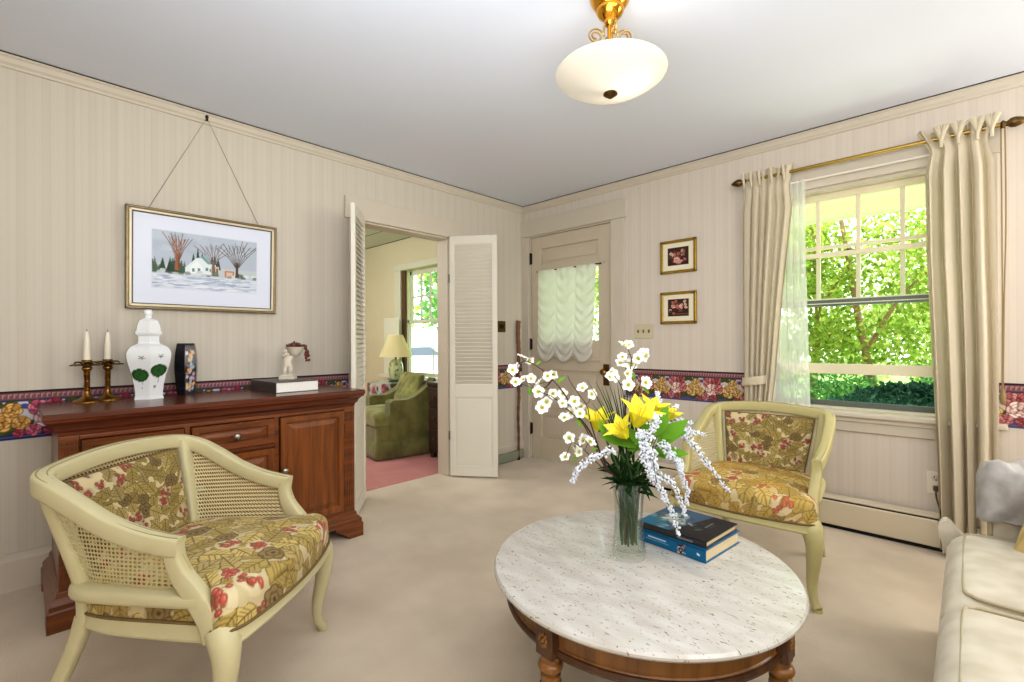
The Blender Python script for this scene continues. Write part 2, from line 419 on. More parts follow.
# door_1: panelled back door with a glazed upper half
y0, y1 = YB+0.012, YB+0.052
a, c = DX0+0.013, DX1-0.013
gx0, gx1 = -2.925, -2.285
b = MB()
b.box((a, y0, 0.012), (gx0, y1, 2.117)).box((gx1, y0, 0.012), (c, y1, 2.117))
for z0, z1 in ((0.012, 0.225), (0.435, 0.50), (0.86, 1.13), (1.777, 1.85), (2.0, 2.117)): b.box((gx0, y0, z0), (gx1, y1, z1))
d1 = struct(b.build('door_1', M_door, smooth=0, bevel=0.004))
for z0, z1 in ((0.225, 0.435), (0.50, 0.86), (1.85, 2.0)):
    p = MB(); p.box((gx0, y0+0.016, z0), (gx1, y1-0.008, z1))
    p.box((gx0+0.03, y0+0.008, z0+0.03), (gx1-0.03, y0+0.016, z1-0.03)); p.build('door_panel', M_door, d1, smooth=0, bevel=0.004)
MB().box((gx0, y0+0.02, 1.13), (gx1, y0+0.025, 1.777)).build('pane', M_gl, d1, smooth=0)
MB().box((gx0-0.02, y0-0.012, 0.955), (gx1+0.03, y0, 0.968)).build('ledge_moulding', M_door, d1, smooth=0, bevel=0.003)
for z in (1.92, 1.10, 0.29):
    h = MB().box((DX0+0.002, y0-0.012, z-0.05), (DX0+0.026, y0+0.0, z+0.05)); h.tube([(DX0+0.012, y0-0.012, z-0.056), (DX0+0.012, y0-0.012, z+0.056)], 0.007)
    h.build('hinge', M_iron, d1, smooth=30)
MB().box((-2.235, y0-0.005, 0.75), (-2.178, y0, 0.93)).build('lock_plate', M_abrass, d1, smooth=0, bevel=0.003)
kb = MB().lathe([(0.012, 0), (0.012, 0.02), (0.018, 0.028), (0.028, 0.036), (0.030, 0.046), (0.024, 0.057), (0.0, 0.060)], 20, M=Matrix.Translation((-2.207, y0-0.004, 0.865)) @ Matrix.Rotation(PI/2, 4, 'X'))
kb.build('knob', M_brass, d1, smooth=60)
MB().lathe([(0.010, 0), (0.010, 0.014), (0, 0.016)], 12, M=Matrix.Translation((-2.222, y0, 1.80)) @ Matrix.Rotation(PI/2, 4, 'X')).build('bolt', M_trim, d1)

# balloon shade on the door
nu, nv = 170, 220
U, V = np.meshgrid(np.linspace(0, 1, nu), np.linspace(0, 1, nv))
xw = (1-V)*0.008
X = -2.945 + U*(0.655-0.04*(1-V))
sw = np.abs(np.sin(PI*3*U))**0.75
zt = 1.79; L = 0.775 + 0.075*sw
Z = zt - (1-V)*L
fold = 2*PI*(8.5*(1-V)**1.25 + 0.55*(1-sw))
Y = y0 - 0.022 - (0.010*sw+0.011*(0.25+0.75*sw)*np.sin(fold)) + 0.010*(np.exp(-((U*3-np.round(U*3))/0.05)**2)*(np.round(U*3) > 0)*(np.round(U*3) < 3)) - 0.014*(1-V)**4 - 0.004*np.sin(2*PI*9*U)*V**3
sh = MB().grid(np.stack([X, Y, Z], -1))
M_shade = translucent('shade_voile', (238,236,228), 0.36)
bs = thing('balloon_shade', 'white ruched balloon shade with scalloped hem hanging on the panelled door', 'curtain', (-2.62, y0, 1.79))
def local(o, root): o.parent = root; o.matrix_parent_inverse = root.matrix_basis.inverted(); return o
local(sh.build('shade_fabric', M_shade, smooth=180), bs)
ed = MB().tube([(X[0, i], Y[0, i]-0.001, Z[0, i]) for i in range(nu)], 0.0055, 6)
local(ed.build('hem', translucent('hem_voile', (225,218,200), 0.4), smooth=60), bs)
local(MB().tube([(-2.96, y0-0.02, 1.785), (-2.25, y0-0.02, 1.785)], 0.005, 8).ball((-2.25, y0-0.02, 1.785), 0.009).build('curtain_rod', M_iron, smooth=60), bs)

# louvred bifold leaves
def leaf(name, hinge, ang, W=0.40, H=1.985, T=0.028):
    M = Matrix.Translation(hinge) @ Matrix.Rotation(ang, 4, 'Z')
    s = 0.042; z0 = 0.015
    b = MB().box((0, -T/2, z0), (s, T/2, z0+H), M).box((W-s, -T/2, z0), (W, T/2, z0+H), M)
    for q0, q1 in ((z0, 0.10), (0.665, 0.775), (1.93, z0+H)): b.box((s, -T/2, q0), (W-s, T/2, q1), M)
    d = struct(b.build(name, M_louvre, smooth=0, bevel=0.003))
    p = MB().box((s, -0.006, 0.10), (W-s, 0.006, 0.665), M).box((s+0.02, -0.010, 0.12), (W-s-0.02, 0.010, 0.645), M); p.build('door_panel', M_louvre, d, smooth=0, bevel=0.002)
    sl = MB(); n = 37
    for i in range(n):
        z = 0.775 + (i+0.5)*(1.93-0.775)/n
        R = M @ Matrix.Translation((W/2, 0, z)) @ Matrix.Rotation(math.radians(-52), 4, 'X')
        sl.box((-(W/2-s), -0.0195, -0.0028), (W/2-s, 0.0195, 0.0028), R)
    sl.build('louvre_slats', M_louvre, d, smooth=0)
    for z in (0.35, 1.65):
        MB().tube([M @ Vector((-0.004, -T/2-0.003, z-0.035)), M @ Vector((-0.004, -T/2-0.003, z+0.035))], 0.006, 8).build('hinge', M_alu, d)
    return d
leaf('door_2', (XL+0.032, 2.505, 0), math.atan2(2.765-2.531, -2.83+3.16))
leaf('door_3', (XL+0.045, 1.712, 0), math.atan2(-0.176, 0.226))

# ---- window_1
yS = YB+0.045
b = MB()
b.box((WX0-0.11, YB-0.02, WZ0-0.02), (WX0, YB, WZ1)).box((WX1, YB-0.02, WZ0-0.02), (WX1+0.11, YB, WZ1)).box((WX0-0.12, YB-0.024, WZ1), (WX1+0.12, YB, 2.20))
b.box((WX0, YB, WZ0), (WX0+0.02, YB+0.14, WZ1)).box((WX1-0.02, YB, WZ0), (WX1, YB+0.14, WZ1)).box((WX0, YB, WZ1-0.02), (WX1, YB+0.14, WZ1)).box((WX0, YB+0.01, WZ0-0.01), (WX1, YB+0.14, WZ0+0.012))
w1 = struct(b.build('window_1', M_trim, smooth=0, bevel=0.003))
sb = MB().box((WX0-0.14, YB-0.062, 0.672), (WX1+0.14, YB+0.01, 0.70)); sb.build('window_stool', M_trim, w1, smooth=0, bevel=0.008, seg=3)
ap = MB().box((WX0-0.11, YB-0.02, 0.585), (WX1+0.11, YB, 0.672)).box((WX0-0.12, YB-0.036, 0.645), (WX1+0.12, YB, 0.672)); ap.build('apron', M_trim, w1, smooth=0, bevel=0.003)
fx0, fx1 = WX0+0.02, WX1-0.02
def sash(name, y, z0, z1, rt, rb, st, cols=0, rows=0, m=M_sash, t=0.034):
    b = MB().box((fx0, y, z0), (fx0+st, y+t, z1)).box((fx1-st, y, z0), (fx1, y+t, z1)).box((fx0, y, z0), (fx1, y+t, z0+rb)).box((fx0, y, z1-rt), (fx1, y+t, z1))
    ix0, ix1, iz0, iz1 = fx0+st, fx1-st, z0+rb, z1-rt
    for i in range(1, cols): x = ix0+(ix1-ix0)*i/cols; b.box((x-0.011, y+0.004, iz0), (x+0.011, y+t-0.004, iz1))
    for i in range(1, rows): z = iz0+(iz1-iz0)*i/rows; z += 0.012 if rows == 2 and name == 'upper_sash' else 0; b.box((ix0, y+0.006, z-0.011), (ix1, y+t-0.006, z+0.011))
    o = b.build(name, m, w1, smooth=0, bevel=0.002)
    MB().box((ix0, y+t/2-0.001, iz0), (ix1, y+t/2+0.001, iz1)).build('pane', M_gl, o, smooth=0)
    return o
us = sash('upper_sash', YB+0.082, 1.365, 2.05, 0.045, 0.02, 0.045, 4, 2)
MB().box((fx0, YB+0.079, 1.338), (fx1, YB+0.118, 1.376)).build('meeting_rail', M_alu, us, smooth=0, bevel=0.002)
MB().box((fx0, YB+0.076, 1.350), (fx1, YB+0.080, 1.356)).build('rail_groove', M_sash, us, smooth=0)
ls = sash('lower_sash', YB+0.042, 0.918, 1.668, 0.028, 0.062, 0.045)
for xx in (-0.52,): MB().lathe([(0.016, 0), (0.016, 0.008), (0.007, 0.012), (0.0, 0.013)], 14, c=(xx, YB+0.055, 1.668)).box((xx-0.03, YB+0.045, 1.668), (xx+0.03, YB+0.065, 1.674)).build('sash_lock', M_abrass, ls, smooth=30)
st = MB().box((fx0, YB+0.125, 1.345), (fx1, YB+0.138, 1.385)).box((fx0, YB+0.122, 0.712), (fx1, YB+0.138, 0.745)).box((fx0, YB+0.125, 0.712), (fx0+0.02, YB+0.138, 2.04)).box((fx1-0.02, YB+0.125, 0.712), (fx1, YB+0.138, 2.04))
st.build('storm_frame', M_alu, w1, smooth=0)

# ---- wallpaper border, painted rose by rose
TILE = 0.26
def rose(S, cx, cy, r, pal, rs):
    dk = tuple(v*0.42 for v in pal[0]); md = tuple(v*0.72 for v in pal[0])
    def petal(d, a, rx, ry, c):
        x, y = cx+d*r*math.cos(a), cy+d*r*math.sin(a)
        S.ell(x, y, rx*r*1.10, ry*r*1.12, dk, a+PI/2); S.ell(x, y, rx*r, ry*r, md, a+PI/2); S.ell(x+0.06*r*math.cos(a), y+0.06*r*math.sin(a), rx*r*0.86, ry*r*0.74, c, a+PI/2)
        S.ell(x+0.16*r*math.cos(a), y+0.16*r*math.sin(a), rx*r*0.6, ry*r*0.3, tuple(min(255, v*1.10) for v in c), a+PI/2)
    for k in range(6): petal(0.66, k*1.047+rs, 0.46, 0.34, pal[k % 2])
    for k in range(5): petal(0.40, k*1.257+rs+.5, 0.36, 0.27, pal[1-k % 2])
    for k in range(3): petal(0.18, k*2.094+rs, 0.26, 0.2, pal[k % 2])
    S.ell(cx, cy, 0.10*r, 0.09*r, dk)
def border_sheet(n, warm):
    T = 130; w, h = T*n, 111; S = Sheet(w, h, (46,52,104) if not warm else (80,76,104))
    S.rect(0, 0, w, 5, (48,28,36)); S.rect(0, 5, w, 20, (128,84,88))
    for i in range(0, w, 9): S.rect(i, 8, i+2.2, 17, (196,152,144)); S.rect(i, 8, i+6, 10, (196,152,144))
    S.rect(0, 20, w, 25, (56,56,92)); S.rect(0, 25, w, 84, (206,204,210) if not warm else (206,192,182)); S.rect(0, 84, w, 111, (40,50,110) if not warm else (80,78,118)); S.rect(0, 104, w, 106, (90,98,140))
    rr = random.Random(4)
    for t in range(-1, n+1):
        o = t*T
        for bx in (58,): S.ell(o+bx-7, 36, 8, 6, (64,82,156), 0.4); S.ell(o+bx+7, 36, 8, 6, (78,94,166), -0.4)
        for lx, ly, L, an in ((8,30,30,0.6),(28,28,26,-0.3),(66,30,26,0.5),(118,84,44,0.3),(98,92,40,-0.2),(44,92,38,0.2),(72,66,30,1.2),(124,30,30,2.6),(20,92,34,-.4),(56,78,30,-.8)):
            S.poly(leafpts(o+lx, ly, L, L*0.5, an), (62,70,34)); S.line([(o+lx-L*0.4*math.cos(an), ly-L*0.4*math.sin(an)), (o+lx+L*0.4*math.cos(an), ly+L*0.4*math.sin(an))], 1.4, (112,118,62))
        gold = [(198,146,70),(222,180,104),(168,112,52)]; pink = [(186,84,112),(214,130,150),(146,48,80)]; pale = [(220,186,198),(236,216,220),(188,128,148)]; red = [(154,54,74),(184,86,98),(112,32,52)]
        if warm: gold = [(190,150,90),(212,180,122),(162,118,68)]; pink = [(176,98,100),(204,140,134),(136,58,66)]; pale = [(214,178,168),(232,206,194),(178,122,116)]; red = [(146,64,68),(174,96,92),(106,42,48)]
        rose(S, o+14, 70, 22, gold, 0.3); rose(S, o+30, 44, 17, gold, 1.3); rose(S, o+44, 74, 16, gold, 0.7); rose(S, o+124, 60, 15, pale, 2.0)
        rose(S, o+72, 40, 18, pink, 0.2); rose(S, o+100, 38, 18, red, 0.8); rose(S, o+86, 66, 22, pale, 1.1); rose(S, o+110, 64, 17, pink, 1.9)
        rose(S, o+64, 92, 14, pink, 0.5); rose(S, o+92, 95, 12, red, 0.1); rose(S, o+40, 97, 10, red, 0.1)
    return S
def border(name, corner, du, length, warm):
    n = max(1, int(math.ceil(length/TILE))); S = border_sheet(n, warm)
    nu = int(length/0.0028); nv = 80
    U, V = np.meshgrid(np.linspace(0, 1, nu), np.linspace(0, 1, nv))
    P = np.array(corner) + U[..., None]*np.array(du)*length + V[..., None]*np.array((0, 0, 0.222))
    struct(MB().grid(P).build(name, M_paint, smooth=0, rgb=S.sample(U*length/(n*TILE), V).reshape(-1, 3), recalc=False))
border('trim_border_left', (XL+0.0025, -0.33, 0.683), (0, 1, 0), 1.95, False)
border('trim_border_corner', (XL+0.0025, 2.62, 0.683), (0, 1, 0), 0.80, True)
border('trim_border_back', (-2.015, YB-0.0025, 0.683), (1, 0, 0), 0.945, True)
border('trim_border_right', (0.006, YB-0.0025, 0.683), (1, 0, 0), 1.3, True)

# ---- the other room through the doorway
yo = 3.40; HX0, HX1, HZ0, HZ1 = -5.20, -4.30, 0.69, 2.03
slab('floor_other_room', [((-6.4, 0.3, -0.1), (-3.275, yo, 0.004))], M_pink)
slab('ceiling_other_room', [((-6.4, 0.3, ZC), (-3.28, yo+0.14, ZC+0.1))], M_mint)
slab('wall_other_back', [((-6.4, yo, 0), (HX0, yo+0.14, ZC)), ((HX1, yo, 0), (-3.28, yo+0.14, ZC)), ((HX0, yo, 0), (HX1, yo+0.14, HZ0)), ((HX0, yo, HZ1), (HX1, yo+0.14, ZC))], M_otherwall)
slab('wall_other_left', [((-6.5, 0.3, 0), (-6.4, yo, ZC))], M_otherwall)
slab('wall_other_front', [((-6.4, 0.2, 0), (-3.28, 0.3, ZC))], M_otherwall)
M_pwhite = mat('pale_window_paint', (226,228,206), 0.5)
b = MB().box((HX0-0.14, yo-0.02, HZ0-0.02), (HX0, yo, HZ1)).box((HX1, yo-0.02, HZ0-0.02), (HX1+0.14, yo, HZ1)).box((HX0-0.15, yo-0.026, HZ1), (HX1+0.15, yo, HZ1+0.075)).box((HX0-0.16, yo-0.07, HZ0-0.045), (HX1+0.16, yo+0.02, HZ0-0.015))
w2 = struct(b.build('window_2', M_pwhite, smooth=0, bevel=0.003))
fx0, fx1 = HX0, HX1
MB().box((HX0, yo+0.0, HZ0), (HX0+0.07, yo+0.03, HZ1)).build('jamb_track', mat('brown_track', (104,74,48), 0.6), w2, smooth=0)
w1, keep = w2, w1
fx0 = HX0+0.07
sash('upper_sash', yo+0.075, 1.36, 2.02, 0.05, 0.03, 0.045, 4, 2, M_pwhite)
lo_s = sash('lower_sash', yo+0.035, 0.69, 1.40, 0.035, 0.06, 0.045, 0, 0, M_pwhite)
MB().lathe([(0.018, 0), (0.018, 0.01), (0.0, 0.014)], 12, c=(-4.82, yo+0.05, 1.40)).build('sash_lock', M_iron, lo_s)
w1 = keep
# ceiling seam and a little bracket up there
struct(MB().box((-6.4, 2.99, 2.429), (-3.29, 2.996, 2.431)).build('trim_ceiling_seam', M_dark, smooth=0))
moulding('trim_other_crown', (-6.4, yo, 0), (-3.28, yo, 0), (0, -1, 0), [(0, 2.425), (0.006, 2.425), (0.006, 2.431), (0, 2.431)], M_dark)
# ------------------------------------------------------------------ sideboard against the long wall
M_cher = wood('cherry_wood', (136,74,28), (88,44,14), 0.3, 1)
M_cherV = wood('cherry_wood_upright', (142,80,30), (94,48,15), 0.3, 2)
M_cherT = wood('cherry_top', (112,54,28), (76,34,16), 0.26, 1, coat=0.25)
M_pewter = mat('pewter', (168,160,150), 0.3, metal=1.0)
sbd = thing('sideboard', 'long cherry wood sideboard with drawers and cupboard doors under the framed painting', 'sideboard', (-2.86, 0.72, 0))
def S_(o): o.parent = sbd; o.matrix_parent_inverse = sbd.matrix_basis.inverted(); return o
xb, xf, sy0, sy1 = XL+0.022, -2.585, 0.115, 1.365
# top with its stepped cornice
T = MB()
def ring(b, d, z): return
prof = [(0.0, 0.752), (0.004, 0.768), (0.014, 0.778), (0.018, 0.792), (0.030, 0.806), (0.040, 0.812), (0.042, 0.822), (0.046, 0.826), (0.046, 0.842), (0.042, 0.847)]
vs = []; n = len(prof)
for d, z in prof: vs += [(xb, sy0-d, z), (xf+d, sy0-d, z), (xf+d, sy1+d, z), (xb, sy1+d, z)]
fs = [(4*i+k, 4*i+(k+1) % 4, 4*i+4+(k+1) % 4, 4*i+4+k) for i in range(n-1) for k in range(4)] + [(3,2,1,0), (4*n-4, 4*n-3, 4*n-2, 4*n-1)]
S_(T.add(vs, fs).build('top', M_cherT, smooth=25))
C = MB().box((xb, sy0+0.002, 0.13), (xf-0.018, sy1-0.002, 0.751))
C.box((xf-0.03, sy0, 0.13), (xf+0.003, sy0+0.062, 0.7515)).box((xf-0.03, sy1-0.062, 0.13), (xf+0.003, sy1, 0.7515))
for q in (0.014, 0.028, 0.042):
    for s in (sy0, sy1-0.062): C.box((xf, s+q, 0.175), (xf+0.0075, s+q+0.007, 0.73))
for yd in (0.545, 0.935): C.box((xf-0.025, yd-0.0115, 0.161), (xf, yd+0.0115, 0.735))
C.box((xf-0.025, sy0+0.062, 0.735), (xf+0.0005, sy1-0.062, 0.751)).box((xf-0.025, sy0+0.062, 0.588), (xf-0.0006, 0.534, 0.604)).box((xf-0.025, 0.557, 0.588), (xf-0.0006, 0.923, 0.604)).box((xf-0.025, sy0+0.062, 0.132), (xf+0.0005, sy1-0.062, 0.161))
S_(C.build('carcass', M_cher, smooth=0, bevel=0.003))
B = MB(); prof = [(0.036, 0.0), (0.036, 0.075), (0.030, 0.082), (0.030, 0.10), (0.020, 0.112), (0.010, 0.122), (0.008, 0.138), (0.0, 0.146)]
# plinth with cut-away bracket feet
def plinth_side(p0, p1, nrm):
    p0, p1, nrm = Vector(p0), Vector(p1), Vector(nrm); L = (p1-p0).length; d = (p1-p0)/L
    B.add([p0+nrm*q+Vector((0,0,z)) for q, z in prof[1:]] + [p1+nrm*q+Vector((0,0,z)) for q, z in prof[1:]], [(i, i+1, len(prof)+i, len(prof)-1+i) for i in range(len(prof)-2)])
xs = xf
pr = []; n = len(prof)-1
vs = []
for d, z in prof[1:]: vs += [(xb, sy0-d, z), (xs+d, sy0-d, z), (xs+d, sy1+d, z), (xb, sy1+d, z)]
B.add(vs, [(4*i+k, 4*i+(k+1) % 4, 4*i+4+(k+1) % 4, 4*i+4+k) for i in range(n-1) for k in range(4)] + [(3,2,1,0), (4*n-4, 4*n-3, 4*n-2, 4*n-1)])
def bracket(y_a, y_b, sgn):
    # foot profile on the front: outer edge y_a, curls in to y_b
    pts = [(y_a, 0), (y_a+sgn*0.085, 0), (y_a+sgn*0.10, 0.02), (y_a+sgn*0.125, 0.035), (y_a+sgn*0.15, 0.05), (y_a+sgn*0.17, 0.0755), (y_a, 0.0755)]
    k = len(pts); x1, x0 = xs+0.036, xs+0.006
    B.add([(x0, y, z) for y, z in pts]+[(x1, y, z) for y, z in pts], [(i, (i+1) % k, k+(i+1) % k, k+i) for i in range(k)]+[tuple(range(k-1, -1, -1)), tuple(range(k, 2*k))])
bracket(sy0-0.036, 0, 1); bracket(sy1+0.036, 0, -1)
for ys, sg in ((sy0-0.036, 1), (sy1+0.006, 1)): B.box((xb, ys, 0), (xb+0.10, ys+0.03, 0.076)).box((xs-0.09, ys, 0), (xs+0.03, ys+0.03, 0.076))
S_(B.build('plinth', M_cher, smooth=20))
def panel_front(name, ya, yb_, z0, z1, m, knobs, raised=True):
    p = MB(); x = xf; fr = 0.036 if raised else 0.03
    p.box((x-0.016, ya, z0), (x+0.003, yb_, z1))
    o = (ya, z0, yb_, z1); i1 = 0.006
    # frame moulding then bevelled field
    f = fr+0.008; sl = 0.022
    rings = [(0, 0.003), (0.001, 0.014), (fr-0.008, 0.014), (fr-0.004, 0.011), (fr, 0.0035), (f, 0.0035), (f+sl, 0.0125)]
    vs = []
    for q, dx in rings: vs += [(x+dx, ya+q, z0+q), (x+dx, yb_-q, z0+q), (x+dx, yb_-q, z1-q), (x+dx, ya+q, z1-q)]
    nr = len(rings); p.add(vs, [(4*i+k, 4*i+(k+1) % 4, 4*i+4+(k+1) % 4, 4*i+4+k) for i in range(nr-1) for k in range(4)]+[(4*nr-4, 4*nr-3, 4*nr-2, 4*nr-1)])
    d = S_(p.build(name, m, smooth=0))
    for ky, kz in knobs:
        k = MB().lathe([(0.007, 0), (0.006, 0.010), (0.010, 0.014), (0.0165, 0.019), (0.017, 0.025), (0.010, 0.031), (0, 0.032)], 16, M=Matrix.Translation((xf+0.012, ky, kz)) @ Matrix.Rotation(PI/2, 4, 'Y'))
        kn = k.build('knob', M_pewter, smooth=60); kn.parent = d
    return d
panel_front('drawer', sy0+0.068, 0.53, 0.608, 0.732, M_cher, [(0.355, 0.668)])
panel_front('drawer', 0.56, 0.92, 0.608, 0.732, M_cher, [(0.742, 0.668)])
panel_front('cupboard_door', sy0+0.068, 0.53, 0.164, 0.582, M_cherV, [(0.50, 0.45)])
panel_front('cupboard_door', 0.56, 0.92, 0.164, 0.582, M_cherV, [(0.59, 0.45)])
dd = panel_front('cupboard_door', 0.95, sy1-0.068, 0.164, 0.732, M_cherV, [(0.965, 0.458)])
for z in (0.27, 0.63): h = MB().box((xf+0.001, sy1-0.068, z-0.028), (xf+0.007, sy1-0.060, z+0.028)).build('hinge', M_iron); h.parent = dd

# ------------------------------------------------------------------ the two cane armchairs
def fabric_sheet(w, h, seed, tone=1.0):
    """woven floral: gold leaves, brown blooms and red berries on winding stems; k pixels per reference unit"""
    S = Sheet(w, h, (208,192,150)); r = random.Random(seed)
    c = lambda q: tuple(v*tone for v in q)
    k = 1.45
    for _ in range(int(w*h/900)): S.ell(r.uniform(0, w), r.uniform(0, h), r.uniform(3, 9), r.uniform(2, 5), r.choice(((206,190,150),(184,166,116),(170,150,100))), r.uniform(0, 3), 0.6)
    for _ in range(int(w*h/6500)):      # winding stems
        x, y, a = r.uniform(0, w), r.uniform(0, h), r.uniform(0, 6.28); pts = [(x, y)]
        for i in range(18): a += r.uniform(-0.35, 0.45); x += 9*k*math.cos(a); y += 9*k*math.sin(a); pts.append((x, y))
        S.line(pts, 6.5*k, c((104,84,44))); S.line(pts, 4.6*k, c((184,160,90))); S.line(pts, 0.9*k, c((140,116,62)))
    def leaf(x, y, L, a):
        S.poly(leafpts(x, y, L*1.07, L*0.80, a, 2), c((116,94,50))); S.poly(leafpts(x, y, L, L*0.74, a, 2), c(r.choice(((196,172,100),(182,160,94),(208,186,118),(172,150,90),(186,166,110)))))
        S.line([(x-0.45*L*math.cos(a), y-0.45*L*math.sin(a)), (x+0.45*L*math.cos(a), y+0.45*L*math.sin(a))], 1.3*k, c((116,92,46)))
        for t in (-0.25, -0.08, 0.1):
            for s in (1, -1): S.line([(x+t*L*math.cos(a), y+t*L*math.sin(a)), (x+(t+0.2)*L*math.cos(a)-s*0.27*L*math.sin(a), y+(t+0.2)*L*math.sin(a)+s*0.27*L*math.cos(a))], 0.9*k, c((124,100,52)))
    def flower(x, y, R):
        for i in range(6): S.ell(x+0.62*R*math.cos(i*1.047), y+0.62*R*math.sin(i*1.047), 0.58*R, 0.52*R, c((104,84,52)))
        for i in range(6): S.ell(x+0.60*R*math.cos(i*1.047), y+0.60*R*math.sin(i*1.047), 0.46*R, 0.40*R, c((150,128,84)), i*1.047)
        for i in range(6): S.ell(x+0.36*R*math.cos(i*1.047+.5), y+0.36*R*math.sin(i*1.047+.5), 0.32*R, 0.28*R, c((118,96,60)), i*1.047)
        for i in range(5): S.ell(x+0.26*R*math.cos(i*1.257), y+0.26*R*math.sin(i*1.257), 0.22*R, 0.2*R, c((150,128,82)))
        S.ell(x, y, 0.18*R, 0.18*R, c((92,70,44)))
    def berries(x, y, R):
        S.ell(x, y, R*1.35, R*1.1, c((216,202,166)), r.uniform(0, 3), 0.85)
        for i in range(10):
            a, d = r.uniform(0, 6.28), R*r.uniform(0.2, 1.15); bx, by = x+d*math.cos(a), y+d*math.sin(a)
            S.line([(x, y+R), (bx, by)], 0.9*k, c((126,96,56))); S.ell(bx, by, 3.4*k, 3.4*k, c((122,66,48))); S.ell(bx, by, 2.8*k, 2.8*k, c((190,92,78))); S.ell(bx-0.5*k, by-0.7*k, 1.0*k, 1.0*k, c((212,136,116)))
    spots = []; tries = 0
    while tries < 9000:
        tries += 1; x, y = r.uniform(-8, w+8), r.uniform(-8, h+8)
        if all((x-a)**2+(y-b)**2 > (20.5*k)**2 for a, b in spots): spots.append((x, y))
    for i, (x, y) in enumerate(spots):
        q = i % 9
        if q in (0, 2, 3, 5, 6, 8): leaf(x, y, r.uniform(27, 38)*k, r.uniform(0, 6.28))
        elif q in (4,): flower(x, y, r.uniform(11, 15)*k)
        else: berries(x, y, r.uniform(8, 12)*k)
    return S
M_frame = mat('painted_chair_frame', (204,195,156), 0.42, noise=(7, 0.3, (188,179,138)), spec=0.4)
M_bead = mat('chair_line', (150,140,96), 0.5)
M_cane = cane_mat('woven_cane', (206,194,150))
M_fab = mat('floral_fabric', None, 0.8, attr=True, spec=0.15, bump=(420, 0.25), sheen=0.1)
M_under = mat('black_lining', (24,22,20), 0.9)

